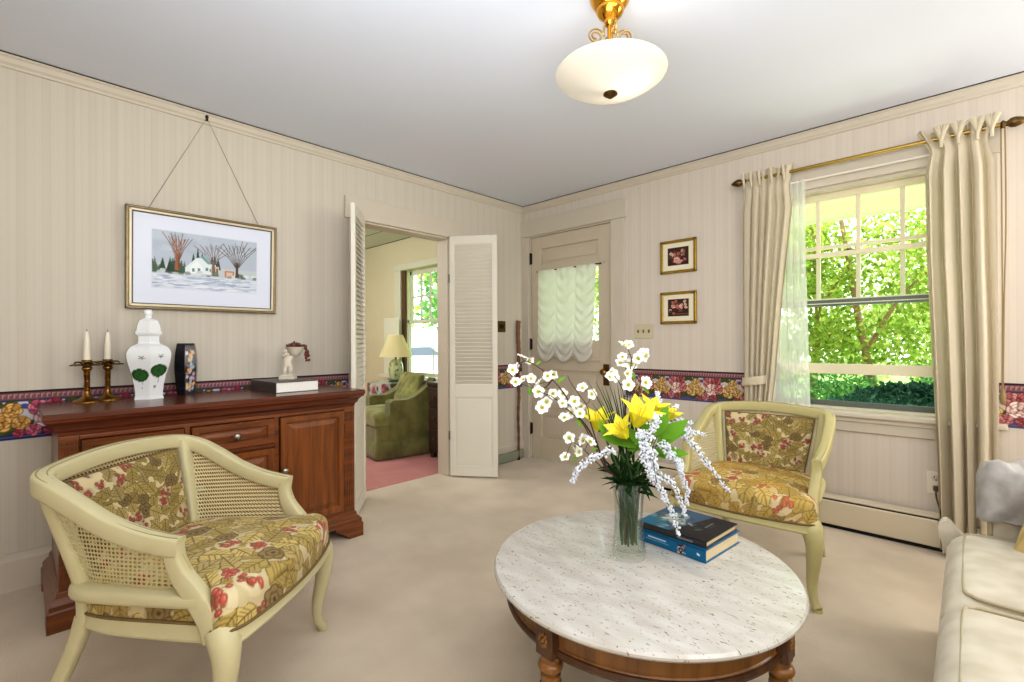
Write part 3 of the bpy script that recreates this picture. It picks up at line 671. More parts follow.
TOPU = [(.288,.138,.600),(.291,.10,.606),(.293,.03,.622),(.294,-.06,.656),(.293,-.14,.702),(.290,-.205,.738),(.280,-.250,.756),(.255,-.276,.766),(.205,-.290,.773),(.10,-.300,.782)]
BOTU = [(.268,.185,.452),(.264,.10,.452),(.257,.02,.452),(.248,-.06,.452),(.238,-.12,.452),(.228,-.165,.452),(.214,-.190,.452),(.190,-.203,.452),(.150,-.209,.452),(.07,-.212,.452)]
def mirror(U, mid): return U + [mid] + [(-a, b, c) for a, b, c in reversed(U)]
TOP = [np.array(p) for p in spline(mirror(TOPU, (0,-.303,.785)), 6)]
BOT = [np.array(p) for p in spline(mirror(BOTU, (0,-.213,.452)), 6)]
NP_ = len(TOP)
def make_chair(label):
    r = thing('cane_armchair', label, 'armchair')
    # crest and arms in one sweeping rail
    m = NP_; ws = [0.040+0.008*math.sin(PI*i/(m-1)) for i in range(m)]
    b = MB().sweep([Vector(p)-Vector((0,0,0.022)) for p in TOP], ws, 0.05, rnd=0.16)
    b.build('top_rail', M_frame, r, smooth=50)
    cen = np.array([0, 0.05, 0])
    bead = MB()
    for off in (0.010, -0.012):
        pts = []
        for i, p in enumerate(TOP):
            t = TOP[min(i+1, m-1)]-TOP[max(i-1, 0)]; s = np.cross(t, (0,0,1)); s /= np.linalg.norm(s)
            pts.append(p+s*off+np.array((0,0,0.0025)))
        bead.tube(pts, 0.0024, 6)
    bead.build('bead_line', M_bead, r, smooth=60)
    for s in (1, -1):
        # arm post sweeping forward into the front leg
        post = spline([(.288,.122,.585),(.286,.122,.545),(.283,.138,.50),(.282,.166,.46),(.283,.195,.42),(.285,.222,.38),(.287,.240,.335)], 6)
        n = len(post); w = [0.038+0.002*i/(n-1) for i in range(n)]; h = [0.036+0.034*(i/(n-1)) for i in range(n)]
        MB().sweep([(s*p[0], p[1], p[2]) for p in post], w, h, up=(0, 1, 0.25), rnd=0.2).build('arm_post', M_frame, r, smooth=45)
        # rear post and raked leg below it
        rp = spline([(.262,-.262,.748),(.250,-.242,.65),(.234,-.216,.54),(.222,-.198,.45),(.218,-.193,.40),(.216,-.194,.33)], 5)
        MB().sweep([(s*p[0], p[1], p[2]) for p in rp], [0.050-0.014*i/(len(rp)-1) for i in range(len(rp))], 0.034, up=(0, 1, 0), rnd=0.3).build('rear_post', M_frame, r, smooth=45)
        lg = spline([(.216,-.196,.345),(.220,-.222,.26),(.226,-.270,.15),(.232,-.335,.05),(.235,-.362,0.0)], 5); n = len(lg)
        MB().sweep([(s*p[0], p[1], p[2]) for p in lg], [0.036-0.010*i/(n-1) for i in range(n)], [0.044-0.014*i/(n-1) for i in range(n)], up=(0, 1, 0), rnd=0.28).build('leg', M_frame, r, smooth=45)
        # cabriole front leg
        lg = spline([(.280,.244,.356),(.292,.262,.325),(.300,.270,.275),(.296,.262,.20),(.288,.248,.12),(.290,.245,.06),(.303,.256,.022),(.312,.264,.010)], 6); n = len(lg)
        rad = np.interp(np.linspace(0, 1, n), [0, .14, .3, .5, .7, .82, .93, 1], [.042, .041, .032, .024, .0175, .0165, .021, .017])
        MB().tube([(s*p[0], p[1], p[2]) for p in lg], list(rad), 12).lathe([(0.016, 0), (0.020, 0.003), (0.018, 0.012)], 12, c=(s*.308, .260, 0)).build('leg', M_frame, r, smooth=50)
        gl = MB()
        for q in (-0.5, 0.5):
            gl.tube([(s*(p[0]+rad[i]*0.72*math.sin(0.8)), p[1]+q*rad[i]*1.2+rad[i]*0.5, p[2]) for i, p in enumerate(lg[:-8])], 0.003, 5)
        # ledge round the outside of the seat
        ld = spline([(.276,.190,.432),(.274,.12,.432),(.268,.02,.432),(.260,-.08,.432),(.250,-.150,.432),(.232,-.190,.432),(.20,-.205,.432),(.14,-.214,.432),(.02,-.218,.432)], 5)
        MB().sweep([(s*p[0], p[1], p[2]) for p in ld], 0.056, 0.036, rnd=0.3).build('seat_ledge', M_frame, r, smooth=50)
    # cane sheets: side, side, back
    arc = np.concatenate([[0], np.cumsum([np.linalg.norm(TOP[i+1]-TOP[i]) for i in range(m-1)])])
    def sheet(i0, i1, zt):
        nv = 12; P = np.zeros((nv, i1-i0+1, 3)); uv = []
        for j in range(nv):
            t = j/(nv-1)
            for i in range(i0, i1+1):
                a, c = BOT[i], TOP[i]-np.array((0,0,0.03)); P[j, i-i0] = a+(c-a)*t
                uv.append((arc[i]*(0.80+0.2*t), a[2]+(c[2]-a[2])*t))
        MB().grid(P).build('cane_panel', M_cane, r, smooth=180, uv=uv, recalc=False)
    k = next(i for i, p in enumerate(TOP) if p[0] < 0.226); k2 = m-1-k
    sheet(0, k, 0); sheet(k, k2, 0); sheet(k2, m-1, 0)
    # upholstered back pad
    def pad(name, nu, nv, fn, sheet, closed_back):
        U, V = np.meshgrid(np.linspace(0, 1, nu), np.linspace(0, 1, nv)); P = fn(U, V)
        return MB().grid(P).build(name, M_fab, r, smooth=180, rgb=sheet.sample(U, V).reshape(-1, 3))
    S1 = fabric_sheet(340, 260, 5, 0.86)
    def fback(U, V):
        hw = 0.182+0.036*V; x = (U*2-1)*hw; z = 0.455+0.268*V
        e = np.minimum(np.minimum(U, 1-U)*2*hw, np.minimum(V, 1-V)*0.268); bul = np.sqrt(np.clip(1-(1-np.clip(e/0.03, 0, 1))**2, 0, 1))
        y = -0.195-0.100*((z-0.452)/0.33) + 0.008*(x/0.2)**2 + 0.004+0.022*bul
        return np.stack([x, y, z], -1)
    pad('back_pad', 190, 130, fback, S1, True)
    pp = [fback(np.array(u), np.array(v)) for u, v in [(i/20, 0) for i in range(20)]+[(1, i/14) for i in range(14)]+[(1-i/20, 1) for i in range(20)]+[(0, 1-i/14) for i in range(15)]]
    MB().tube([tuple(p) for p in pp], 0.004, 6).build('gimp_trim', mat('gimp_braid', (120,98,58), 0.8), r, smooth=60)
    # seat cushion: one painted skin, top and rolled front/sides
    S2 = fabric_sheet(420, 400, 12, 1.03)
    def outline(a):
        """seat outline in plan by angle index 0..1, closed"""
    ol = spline([(0,.335),(.12,.328),(.21,.313),(.272,.296),(.306,.266),(.302,.232),(.272,.195),(.262,.08),(.252,-.06),(.240,-.14),(.22,-.185),(.16,-.205),(.05,-.21),(-.05,-.21),(-.16,-.205),(-.22,-.185),(-.240,-.14),(-.252,-.06),(-.262,.08),(-.272,.195),(-.302,.232),(-.306,.266),(-.272,.296),(-.21,.313),(-.12,.328)], 28, closed=True)
    ol = np.array(ol); na = len(ol)
    rows = []
    c0 = np.array((0, 0.05))
    for t in np.linspace(0, 1, 70):          # t: 0 centre -> 1 edge, then down
        rows.append((t, None))
    P = []
    for t in np.linspace(0.0, 1, 110):
        z = 0.458+0.026*(1-t**2.2); s = t
        if t > 0.90: q = (t-0.90)/0.10; z = z-0.030*(1-math.sqrt(max(0, 1-q*q)))
        P.append(np.concatenate([c0+(ol-c0)*s*1.0, np.full((na, 1), z)], 1))
    zt = P[-1][0, 2]
    for q in np.linspace(0.06, 1, 24): P.append(np.concatenate([c0+(ol-c0)*(1+0.006*math.sin(PI*q)), np.full((na, 1), zt-(zt-0.352)*q)], 1))
    P = np.array(P); P = np.concatenate([P, P[:, :1]], 1)
    # flatten the painted sheet over the cushion: plan position, pushed outwards down the sides
    dz = np.clip(zt-P[..., 2], 0, None); d = P[..., :2]-c0; nr = np.linalg.norm(d, axis=-1, keepdims=True)+1e-6
    q = c0+d*(1+dz[..., None]/nr)
    Us, Vs = (q[..., 0]+0.40)/0.80, (q[..., 1]+0.32)/0.76
    MB().grid(P).build('seat_cushion', M_fab, r, smooth=180, rgb=S2.sample(Us, Vs).reshape(-1, 3))
    # apron under the cushion, cut to a gentle serpentine below
    ap = MB(); k_in, k_out = 0.93, 1.015
    oo = ol; n = len(oo)
    zl = [0.320+0.010*math.cos(4*PI*i/n) for i in range(n)]
    vs = []; fs = []
    prof = [(k_in, 0, 0), (k_out, 0, 0), (k_out+0.012, 0.008, 0), (k_out, 0.016, 0), (k_out, 0.99, 1), (k_in, 0.99, 1)]
    for i in range(n):
        p = oo[i]
        for kk, f, top in prof: x, y = c0+(p-c0)*kk; vs.append((x, y, 0.357 if top else zl[i]+f))
    kq = len(prof)
    for i in range(n):
        j = (i+1) % n
        for a in range(kq): fs.append((i*kq+a, i*kq+(a+1) % kq, j*kq+(a+1) % kq, j*kq+a))
    ap.add(vs, fs).build('apron', M_frame, r, smooth=40)
    MB().add([(p[0]*0.92, 0.05+(p[1]-0.05)*0.92, 0.335) for p in oo], [tuple(range(n))]).build('bottom_lining', M_under, r, smooth=0)
    gp = MB().tube([(c0[0]+(p[0]-c0[0])*1.012, c0[1]+(p[1]-c0[1])*1.012, 0.362) for p in list(oo)+[oo[0]]], 0.0045, 6); gp.build('gimp_trim', bpy.data.materials['gimp_braid'], r, smooth=60)
    return r
ch1 = make_chair('cream cane armchair with floral seat standing in front of the sideboard')
ch2 = copy_tree(ch1)
ch1.location = (-1.814, 0.427, 0); ch1.rotation_euler = (0, 0, math.radians(41.7-90)); ch1['group'] = 'cane armchairs'
ch2.location = (-0.772, 2.539, 0); ch2.rotation_euler = (0, 0, math.radians(-87.8-90)); ch2['group'] = 'cane armchairs'
M_fab2 = mat('floral_fabric_window_lit', None, 0.7, attr=True, spec=0.15, noise=(5, 0.40, (222,168,66)), bump=(420, 0.25))  # golden tint puts the window light into the seat colour
M_frame2 = mat('painted_chair_frame_olive', (194,184,132), 0.42, noise=(7, 0.3, (176,164,110)), spec=0.4)  # slightly more olive frame tone for the second chair
for c_ in ch2.children:
    nm_ = c_.name.split('.')[0]
    if nm_ == 'seat_cushion' or c_.data.materials[0] is M_frame:
        c_.material_slots[0].link = 'OBJECT'; c_.material_slots[0].material = M_frame2 if c_.data.materials[0] is M_frame else M_fab2
ch2['label'] = 'cream cane armchair with floral seat standing beneath the curtained window'

# ------------------------------------------------------------------ round marble coffee table
TX, TY, TZ = -0.752, 1.357, 0.43
tb = thing('coffee_table', 'round coffee table with flecked cream marble top on carved wooden legs', 'table', (TX, TY, 0))
M_marb = bpy.data.materials.new('flecked_marble'); M_marb.use_nodes = True
def marble(m):
    nt = m.node_tree; N = nt.nodes; L = nt.links; p = N['Principled BSDF']; p.inputs['Roughness'].default_value = 0.22; p.inputs['Coat Weight'].default_value = 0.2
    tc = N.new('ShaderNodeTexCoord')
    def nz(scale, st, det, rot=0.5):
        mp = N.new('ShaderNodeMapping'); mp.inputs['Scale'].default_value = st; mp.inputs['Rotation'].default_value = (0, 0, rot); L.new(tc.outputs['Object'], mp.inputs['Vector'])
        n = N.new('ShaderNodeTexNoise'); n.inputs['Scale'].default_value = scale; n.inputs['Detail'].default_value = det; L.new(mp.outputs[0], n.inputs['Vector']); return n.outputs['Fac']
    def ramp(f, a, b, c1, c2):
        r = N.new('ShaderNodeValToRGB'); r.color_ramp.elements[0].position = a; r.color_ramp.elements[1].position = b; r.color_ramp.elements[0].color = lin(c1); r.color_ramp.elements[1].color = lin(c2); L.new(f, r.inputs['Fac']); return r.outputs['Color']
    def mix(fac, c1, c2):
        x = N.new('ShaderNodeMix'); x.data_type = 'RGBA'; L.new(fac, x.inputs[0]); 
        for i, c in ((6, c1), (7, c2)):
            if isinstance(c, tuple): x.inputs[i].default_value = lin(c)
            else: L.new(c, x.inputs[i])
        return x.outputs[2]
    base = ramp(nz(9, (1, 2.5, 1), 5), 0.3, 0.7, (216,213,206), (196,190,180))
    f1 = ramp(nz(44, (1, 2.6, 1), 2), 0.65, 0.70, (0,0,0), (230,230,230))
    f2 = ramp(nz(80, (1, 2.2, 1), 2, 0.9), 0.67, 0.71, (0,0,0), (230,230,230))
    c = mix(f1, base, (150,128,96)); c = mix(f2, c, (98,84,66)); L.new(c, p.inputs['Base Color'])
marble(M_marb)
R = 0.455
o = MB().lathe([(0.0, TZ-0.024), (R-0.016, TZ-0.024), (R-0.006, TZ-0.021), (R, TZ-0.014), (R, TZ-0.008), (R-0.005, TZ-0.001), (R-0.010, TZ), (0.0, TZ)], 128).build('marble_top', M_marb, tb, smooth=30)
M_twood = wood('table_wood', (150,102,46), (108,68,28), 0.38, 2, 0.8)
M_twoodD = wood('table_wood_dark', (92,56,26), (62,36,16), 0.4, 2, 0.8)
MB().lathe([(0.385, 0.405), (0.425, 0.405), (0.425, 0.396), (0.408, 0.392), (0.404, 0.345), (0.410, 0.340), (0.414, 0.332), (0.410, 0.322), (0.402, 0.318), (0.385, 0.318)], 96).build('apron', M_twood, tb, smooth=30)
MB().lathe([(0.404, 0.343), (0.413, 0.340), (0.4165, 0.331), (0.412, 0.321), (0.404, 0.318)], 96).build('apron_moulding', M_twoodD, tb, smooth=40)
for a in (-94, -2, 88, 178):
    A = math.radians(a); M = Matrix.Translation((0.405*math.cos(A), 0.405*math.sin(A), 0)) @ Matrix.Rotation(A, 4, 'Z')
    fl = []
    lg = MB().lathe([(0.010, 0.0), (0.014, 0.004), (0.017, 0.018), (0.012, 0.028), (0.0155, 0.036), (0.026, 0.262), (0.0265, 0.268), (0.020, 0.272), (0.020, 0.278), (0.031, 0.283), (0.033, 0.290), (0.030, 0.298), (0.024, 0.302), (0.024, 0.312), (0.028, 0.320)], 24, M=M)
    legO = lg.build('leg', M_twood, tb, smooth=40)
    fl = MB()
    for k in range(10):
        t = 2*PI*k/10; fl.tube([M @ Vector((math.cos(t)*0.0165, math.sin(t)*0.0165, 0.05)), M @ Vector((math.cos(t)*0.0262, math.sin(t)*0.0262, 0.25))], 0.0022, 5)
    fl.build('fluting', M_twoodD, legO, smooth=60)
    bk = MB().box((-0.022, -0.029, 0.318), (0.026, 0.029, 0.405), M).build('corner_block', M_twoodD, legO, smooth=0, bevel=0.003)
    ro = MB()
    for k in range(8):
        t = k*PI/4; ro.ball(M @ Vector((0.027, 0.012*math.cos(t), 0.362+0.014*math.sin(t))), 0.0065, 8, 5, (0.6, 1, 1))
    ro.ball(M @ Vector((0.028, 0, 0.362)), 0.006, 8, 5); ro.build('rosette', M_twood, legO, smooth=60)

# ------------------------------------------------------------------ cream damask sofa
M_dam = mat('cream_damask', (228,219,200), 0.5, noise=(13, 0.9, (208,197,172)), spec=0.35, sheen=0.25, bump=(30, 0.05), detail=1.5)
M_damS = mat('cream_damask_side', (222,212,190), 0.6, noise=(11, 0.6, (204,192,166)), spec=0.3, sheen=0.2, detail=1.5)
M_pipe = mat('piping', (196,183,152), 0.6)
def cushion(name, lo, hi, r, crown, m, parent=None, n=(26, 26)):
    """plump box cushion with a rounded edge and crowned top"""
    b = MB(); (x0, y0, z0), (x1, y1, z1) = lo, hi
    nu, nv = n; U, V = np.meshgrid(np.linspace(0, 1, nu), np.linspace(0, 1, nv))
    def prof(t, L):
        e = np.minimum(t, 1-t)*L; return np.sqrt(np.clip(1-(1-np.clip(e/r, 0, 1))**2, 0, 1))
    pu, pv = prof(U, x1-x0), prof(V, y1-y0); q = pu*pv
    s = 1+0.0*U
    top = np.stack([x0+(x1-x0)*U, y0+(y1-y0)*V, z1-r+r*q+crown*np.sin(PI*U)*np.sin(PI*V)], -1)
    bot = np.stack([x0+(x1-x0)*U, y0+(y1-y0)*V, z0+r*(1-q)*0.5], -1)
    b.grid(top); b.grid(bot[:, ::-1])
    k = nu*nv
    def idx(i, j): return i*nu+j
    def idb(i, j): return k+i*nu+(nu-1-j)
    for j in range(nu-1): b.f += [(idx(0, j), idb(0, j), idb(0, j+1), idx(0, j+1)), (idx(nv-1, j+1), idb(nv-1, j+1), idb(nv-1, j), idx(nv-1, j))]
    for i in range(nv-1): b.f += [(idx(i+1, 0), idb(i+1, 0), idb(i, 0), idx(i, 0)), (idx(i, nu-1), idb(i, nu-1), idb(i+1, nu-1), idx(i+1, nu-1))]
    return b.build(name, m, parent, smooth=70, sub=0)
sofa = thing('sofa', 'cream damask sofa with piped seat cushions standing below the window curtain', 'sofa', (0.45, 1.4, 0))
def P_(o): o.parent = sofa; o.matrix_parent_inverse = sofa.matrix_basis.inverted(); return o
ys = (0.46, 1.085, 1.71, 2.335)
P_(MB().box((0.0, 0.42, 0.12), (0.90, 2.36, 0.30)).build('seat_base', M_damS, smooth=0, bevel=0.02, seg=3))
sk = MB()   # gathered skirt under the seat, front and far end
pts = [(-0.035+0.004*math.sin(i*1.9), 0.42+i*0.02) for i in range(103)] 
N_ = len(pts); P = np.zeros((4, N_, 3))
for i, (x, y) in enumerate(pts):
    for j, z in enumerate((0.025, 0.12, 0.22, 0.30)): P[j, i] = (x-0.012*(1-j/3)+0.02*(j/3), y, z)
P_(sk.grid(P).build('skirt', M_damS, smooth=180, solid=0.006))
for i in range(3):
    c = P_(cushion('seat_cushion', (-0.058, ys[i]+0.003, 0.28), (0.66, ys[i+1]-0.003, 0.450), 0.075, 0.026, M_dam, None, (60, 50)))
    q = []; x0, x1, y0, y1 = -0.012, 0.62, ys[i]+0.022, ys[i+1]-0.022
    loop = spline([(x0+.05, y0+.004), (x0+.2, y0), (x1-.05, y0), (x1, y0+.05), (x1, y1-.05), (x1-.05, y1), (x0+.2, y1), (x0+.05, y1-.004), (x0+.016, y1-.018), (x0+.002, y1-.055), (x0, (y0+y1)/2), (x0+.002, y0+.055), (x0+.016, y0+.018)], 6, closed=True)
    pp = P_(MB().tube([(p[0], p[1], 0.444) for p in loop]+[(loop[0][0], loop[0][1], 0.444)], 0.005, 7).build('piping', M_pipe, smooth=60)); pp.parent = c; pp.matrix_parent_inverse = Matrix()
    c.matrix_parent_inverse = sofa.matrix_basis.inverted()
def roll_arm(ya, yb_, x0):
    pr = spline([(ya+0.03, 0.12), (ya+0.03, 0.36), (ya+0.015, 0.46), (ya-0.005, 0.55), (ya+0.02, 0.625), (ya+0.09, 0.655), (ya+0.17, 0.63), (ya+0.205, 0.56), (ya+0.18, 0.46), (ya+0.17, 0.36), (ya+0.17, 0.12)], 4)
    k = len(pr); xs_ = (x0, x0+0.02, 0.5, 0.93); sc = (0.96, 1, 1, 1); vs = []
    cy, cz = ya+0.10, 0.4
    for x, s in zip(xs_, sc): vs += [(x, cy+(p[0]-cy)*s, cz+(p[1]-cz)*s if p[1] > 0.2 else p[1]) for p in pr]
    fs = [(i*k+j, i*k+(j+1) % k, (i+1)*k+(j+1) % k, (i+1)*k+j) for i in range(3) for j in range(k)] + [tuple(range(k-1, -1, -1)), tuple(range(3*k, 4*k))]
    a = P_(MB().add(vs, fs).build('arm', M_dam, smooth=50)); 
    pi = MB().tube([(x0-0.002, cy+(p[0]-cy)*0.97, cz+(p[1]-cz)*0.97 if p[1] > 0.2 else p[1]) for p in pr], 0.006, 7).build('piping', M_pipe, smooth=60); pi.parent = a; pi.matrix_parent_inverse = sofa.matrix_basis.inverted(); a.matrix_parent_inverse = sofa.matrix_basis.inverted(); pi.matrix_parent_inverse = Matrix()
roll_arm(2.31, 2.5, 0.055)
P_(MB().box((0.62, 0.42, 0.12), (0.92, 2.42, 0.84)).build('backrest', M_dam, smooth=0, bevel=0.07, seg=5))
for i in range(3): P_(cushion('back_cushion', (0.48, ys[i]+0.01, 0.46), (0.66, ys[i+1]-0.01, 0.86), 0.06, 0.0, M_dam))
# flared end panel by the outlet
fp = spline([(-0.055, 0.30), (-0.075, 0.36), (-0.085, 0.42), (-0.06, 0.445), (-0.02, 0.40), (0.05, 0.36)], 4)
P_(MB().add([(p[0], 2.40, p[1]) for p in fp]+[(0.05, 2.40, 0.05), (-0.05, 2.40, 0.05)]+[(p[0], 2.46, p[1]) for p in fp]+[(0.05, 2.46, 0.05), (-0.05, 2.46, 0.05)],
   [(i, (i+1) % (len(fp)+2), len(fp)+2+(i+1) % (len(fp)+2), len(fp)+2+i) for i in range(len(fp)+2)]+[tuple(range(len(fp)+1, -1, -1)), tuple(range(len(fp)+2, 2*len(fp)+4))]).build('end_panel', M_dam, smooth=40))
# grey arm cover draped over the arm
M_greyc = mat('grey_brocade', (176,170,164), 0.55, noise=(26, 0.7, (156,150,146)), sheen=0.3, bump=(40, 0.15), detail=2)
dr = spline([(2.295,.505),(2.285,.56),(2.30,.64),(2.345,.682),(2.40,.690),(2.47,.672),(2.515,.61),(2.53,.52)], 6)
nx = 44; P = np.zeros((len(dr), nx, 3))
for j, (y, z) in enumerate(dr):
    for i in range(nx):
        x = 0.020+0.60*i/(nx-1); w = 0.012*math.sin(x*34+j*0.32)+0.009*math.sin(x*61-j*0.5)+0.004*math.sin(x*120+j*0.9)
        rd = max(0, 1-(x-0.020)/0.035); k = len(dr)-1; t = j/k
        P[j, i] = (x, y+(2.41-y)*0.22*rd**2 + w*(-1 if t < .5 else 1)*(abs(t-.5)*2), z-0.075*rd**2*math.sin(PI*t)+w*(1-abs(t-.5)*2))
acv = MB().grid(P).build('arm_cover', M_greyc, smooth=180, solid=0.008)
tag(acv, 'grey brocade cover draped over the cream sofa arm', 'cover')
# striped gold cushion on the seat in the far corner
M_gold = mat('gold_striped_fabric', (216,192,132), 0.7, noise=(5, 0.8, (190,160,98)), stretch=(1, 12, 1), detail=1)
gc = MB()
nu = 30; U, V = np.meshgrid(np.linspace(-1, 1, nu), np.linspace(-1, 1, nu))
h = 0.055*(np.clip(1-U**4, 0, 1)*np.clip(1-V**4, 0, 1))**0.5; sc = 1-0.06*(1-np.abs(U*V))
A = np.stack([U*0.17*sc, V*0.17*sc, h], -1); Bm = np.stack([U*0.17*sc, V*0.17*sc, -h], -1)[:, ::-1]
gc.grid(A); gc.grid(Bm)
gco = gc.build('throw_pillow', M_gold, smooth=180, M=Matrix.Translation((0.275, 2.165, 0.56)) @ Matrix.Rotation(math.radians(-28), 4, 'Z') @ Matrix.Rotation(math.radians(62), 4, 'X'))
tag(gco, 'gold striped throw pillow leaning against the sofa arm below the grey cover', 'pillow')
# ------------------------------------------------------------------ things on the sideboard
ZT = 0.847
M_porc = mat('white_porcelain', None, 0.12, attr=True, coat=0.5)
M_candle = mat('candle_wax', (238,230,210), 0.5, sss=0.1)
def candlestick(x, y, label, clabel):
    r = thing('candlestick', label, 'candlestick', (x, y, ZT), 0.0, 'brass candlesticks')
    MB().lathe([(0.055, 0), (0.055, 0.004), (0.048, 0.010), (0.030, 0.016), (0.016, 0.028), (0.011, 0.045), (0.010, 0.05)], 28).build('base', M_brass, r, smooth=40)
    pr = []
    for i in range(46):
        z = 0.05+i*0.095/45; pr.append((0.0105+0.0045*(z-0.05)/0.095*0.3+0.0022*math.sin(i*1.75), z))
    MB().lathe(pr+[(0.018, 0.150), (0.020, 0.160), (0.012, 0.168)], 16).build('stem', M_brass, r, smooth=60)
    pt = MB()   # open flower of petals round the socket
    for ringi, (n, L, lift, w) in enumerate(((8, 0.050, 0.004, 0.026), (8, 0.038, 0.018, 0.022))):
        for k in range(n):
            a = 2*PI*(k+0.5*ringi)/n; M = Matrix.Rotation(a, 4, 'Z'); P = np.zeros((5, 5, 3))
            for i in range(5):
                t = i/4; ww = w*math.sin(PI*min(1, 0.18+0.80*t))
                for j in range(5):
                    s = j/2-1; P[i, j] = (0.010+L*t, s*ww*0.5*2*0.5, 0.168+lift*math.sin(t*2.4)+0.004*s*s)
            pt.grid(np.array([[M @ Vector(p) for p in row] for row in P]))
    pt.lathe([(0.012, 0.165), (0.018, 0.176), (0.018, 0.196), (0.014, 0.196), (0.014, 0.18), (0, 0.18)], 16)
    pt.build('flower_drip_pan', mat('old_gold', (150,118,66), 0.45, metal=0.85, noise=(60, 0.6, (84,64,36))) if 'old_gold' not in bpy.data.materials else bpy.data.materials['old_gold'], r, smooth=40, solid=0.003)
    c = thing('taper_candle', clabel, 'candle', (x, y, ZT+0.182), 0, 'white taper candles')
    MB().lathe([(0.0135, 0), (0.0140, 0.03), (0.0125, 0.08), (0.009, 0.13), (0.006, 0.146), (0.0, 0.150)], 18).build('wax', M_candle, c, smooth=60)
    MB().tube([(0, 0, 0.148), (0.0005, 0, 0.154), (0.002, 0.001, 0.160)], 0.0012, 5).build('wick', M_dark, c)
candlestick(-2.985, 0.232, 'brass candlestick with flower drip pan, first from the sideboard end nearest the long wall border', 'white taper candle on the outer brass candlestick')
candlestick(-3.035, 0.312, 'brass candlestick with flower drip pan, standing nearer the lidded white jar', 'white taper candle on the brass candlestick nearer the jar')
# hexagonal lidded jar
S = Sheet(600, 400, (238,240,240))
def lotus(cx, cy, r, a):
    for i, c in ((1.0, (20,52,26)), (0.93, (38,84,40)), (0.7, (54,104,48))): S.ell(cx, cy, r*i, r*1.0*i, c, a)
    for k in range(9): S.line([(cx, cy), (cx+r*0.9*math.cos(k*0.7), cy+r*0.9*math.sin(k*0.7))], 1.2, (24,62,30))
    S.line([(cx+2, cy+r*0.5), (cx+8, cy+r*1.3), (cx+4, cy+r*2.1)], 2.0, (88,120,80))
def sprig(x, y):
    for a in (0.4, 1.6, 2.7, 4.0, 5.3): S.line([(x, y), (x+15*math.cos(a), y+15*math.sin(a))], 4, (96,116,104))
def ztoy(z): return 400*(1-z/0.262)
for f in range(6):
    x0 = f*100
    if f % 2 == 0: lotus(x0+48, 195, 46, 0.35); sprig(x0+50, 90); sprig(x0+34, 310)
    else: lotus(x0+46, 225, 46, -0.1); sprig(x0+62, 100)
jar = thing('lidded_jar', 'white hexagonal lidded jar painted with green lotus leaves on the sideboard', 'jar', (-2.945, 0.458, ZT), 0, None)
def hexgrid(prof, per=22, ang0=0.0):
    P = []
    for r_, z in prof:
        row = []
        for k in range(6):
            a, b = (Vector((r_*math.cos(q), r_*math.sin(q), z)) for q in (ang0+k*PI/3, ang0+(k+1)*PI/3))
            for t in range(per): row.append(a.lerp(b, t/per))
        row.append(row[0]); P.append(row)
    return np.array(P)
HA = math.atan2(-0.458, 2.945)+0.08
bp = [np.array(p) for p in spline([(.067,0),(.066,.006),(.063,.02),(.066,.06),(.077,.115),(.092,.165),(.1005,.205),(.099,.232),(.084,.255),(.062,.267),(.050,.272)], 9)]
G = hexgrid(bp, 22, HA); nv, nu = G.shape[:2]
Uu = np.tile(np.linspace(0, 1, nu), (nv, 1)); Vv = np.clip(G[..., 2]/0.272, 0, 1)
MB().grid(G).build('body', M_porc, jar, smooth=32, rgb=S.sample(Uu, Vv).reshape(-1, 3))
M_wp = mat('plain_porcelain', (238,240,240), 0.12, coat=0.5)
def hexsolid(name, prof): 
    return MB().lathe(prof, 6, ang0=HA).build(name, M_wp, jar, smooth=20)
hexsolid('neck', [(.052,.266),(.051,.275),(.048,.280),(.048,.308),(.051,.312)])
lid = hexsolid('lid', [(.050,.312),(.060,.318),(.062,.328),(.056,.334),(.052,.360),(.042,.386),(.022,.398),(.015,.400),(.015,.412)])
MB().lathe([(.012,.408),(.019,.420),(.020,.430),(.014,.440),(0,.443)], 16).build('knob', M_wp, lid, smooth=60)
# black vase with enamelled flowers
S = Sheet(480, 300, (22,20,26)); rr = random.Random(3)
for f in (0, 2, 4):
    x0 = f*80+40
    for k in range(26):
        y = 40+230*rr.random(); x = x0+rr.uniform(-26, 26); c = rr.choice(((208,164,78),(214,178,102),(150,158,196),(178,140,160),(120,150,180),(206,150,90),(188,170,196)))
        for q in range(5): S.ell(x+7*math.cos(q*1.257), y+7*math.sin(q*1.257), 6.5, 5, c, q*1.257)
        S.ell(x, y, 3.5, 3.5, (232,200,110))
    for k in range(8): S.poly(leafpts(x0+rr.uniform(-28, 28), 30+240*rr.random(), 26, 10, rr.uniform(0, 6)), (186,146,64))
bv = thing('black_vase', 'black six-sided vase with gold and blue enamel flowers on the sideboard', 'vase', (-3.035, 0.635, ZT))
bp = [np.array(p) for p in spline([(.043,0),(.047,.03),(.053,.09),(.056,.14),(.054,.20),(.048,.25),(.044,.270),(.038,.270),(.038,.24)], 8)]
ba = math.atan2(-0.635, 3.035)-0.12
G = hexgrid(bp, 26, ba); nv, nu = G.shape[:2]
MB().grid(G).build('body', mat('black_lacquer', None, 0.2, attr=True, coat=0.15), bv, smooth=30, rgb=S.sample(np.tile(np.linspace(0, 1, nu), (nv, 1)), np.clip(G[..., 2]/0.27, 0, 1)).reshape(-1, 3))
MB().lathe([(.042,0),(.042,.004)], 6, ang0=ba).build('base', mat('black_glaze', (22,20,26), 0.1), bv, smooth=0)
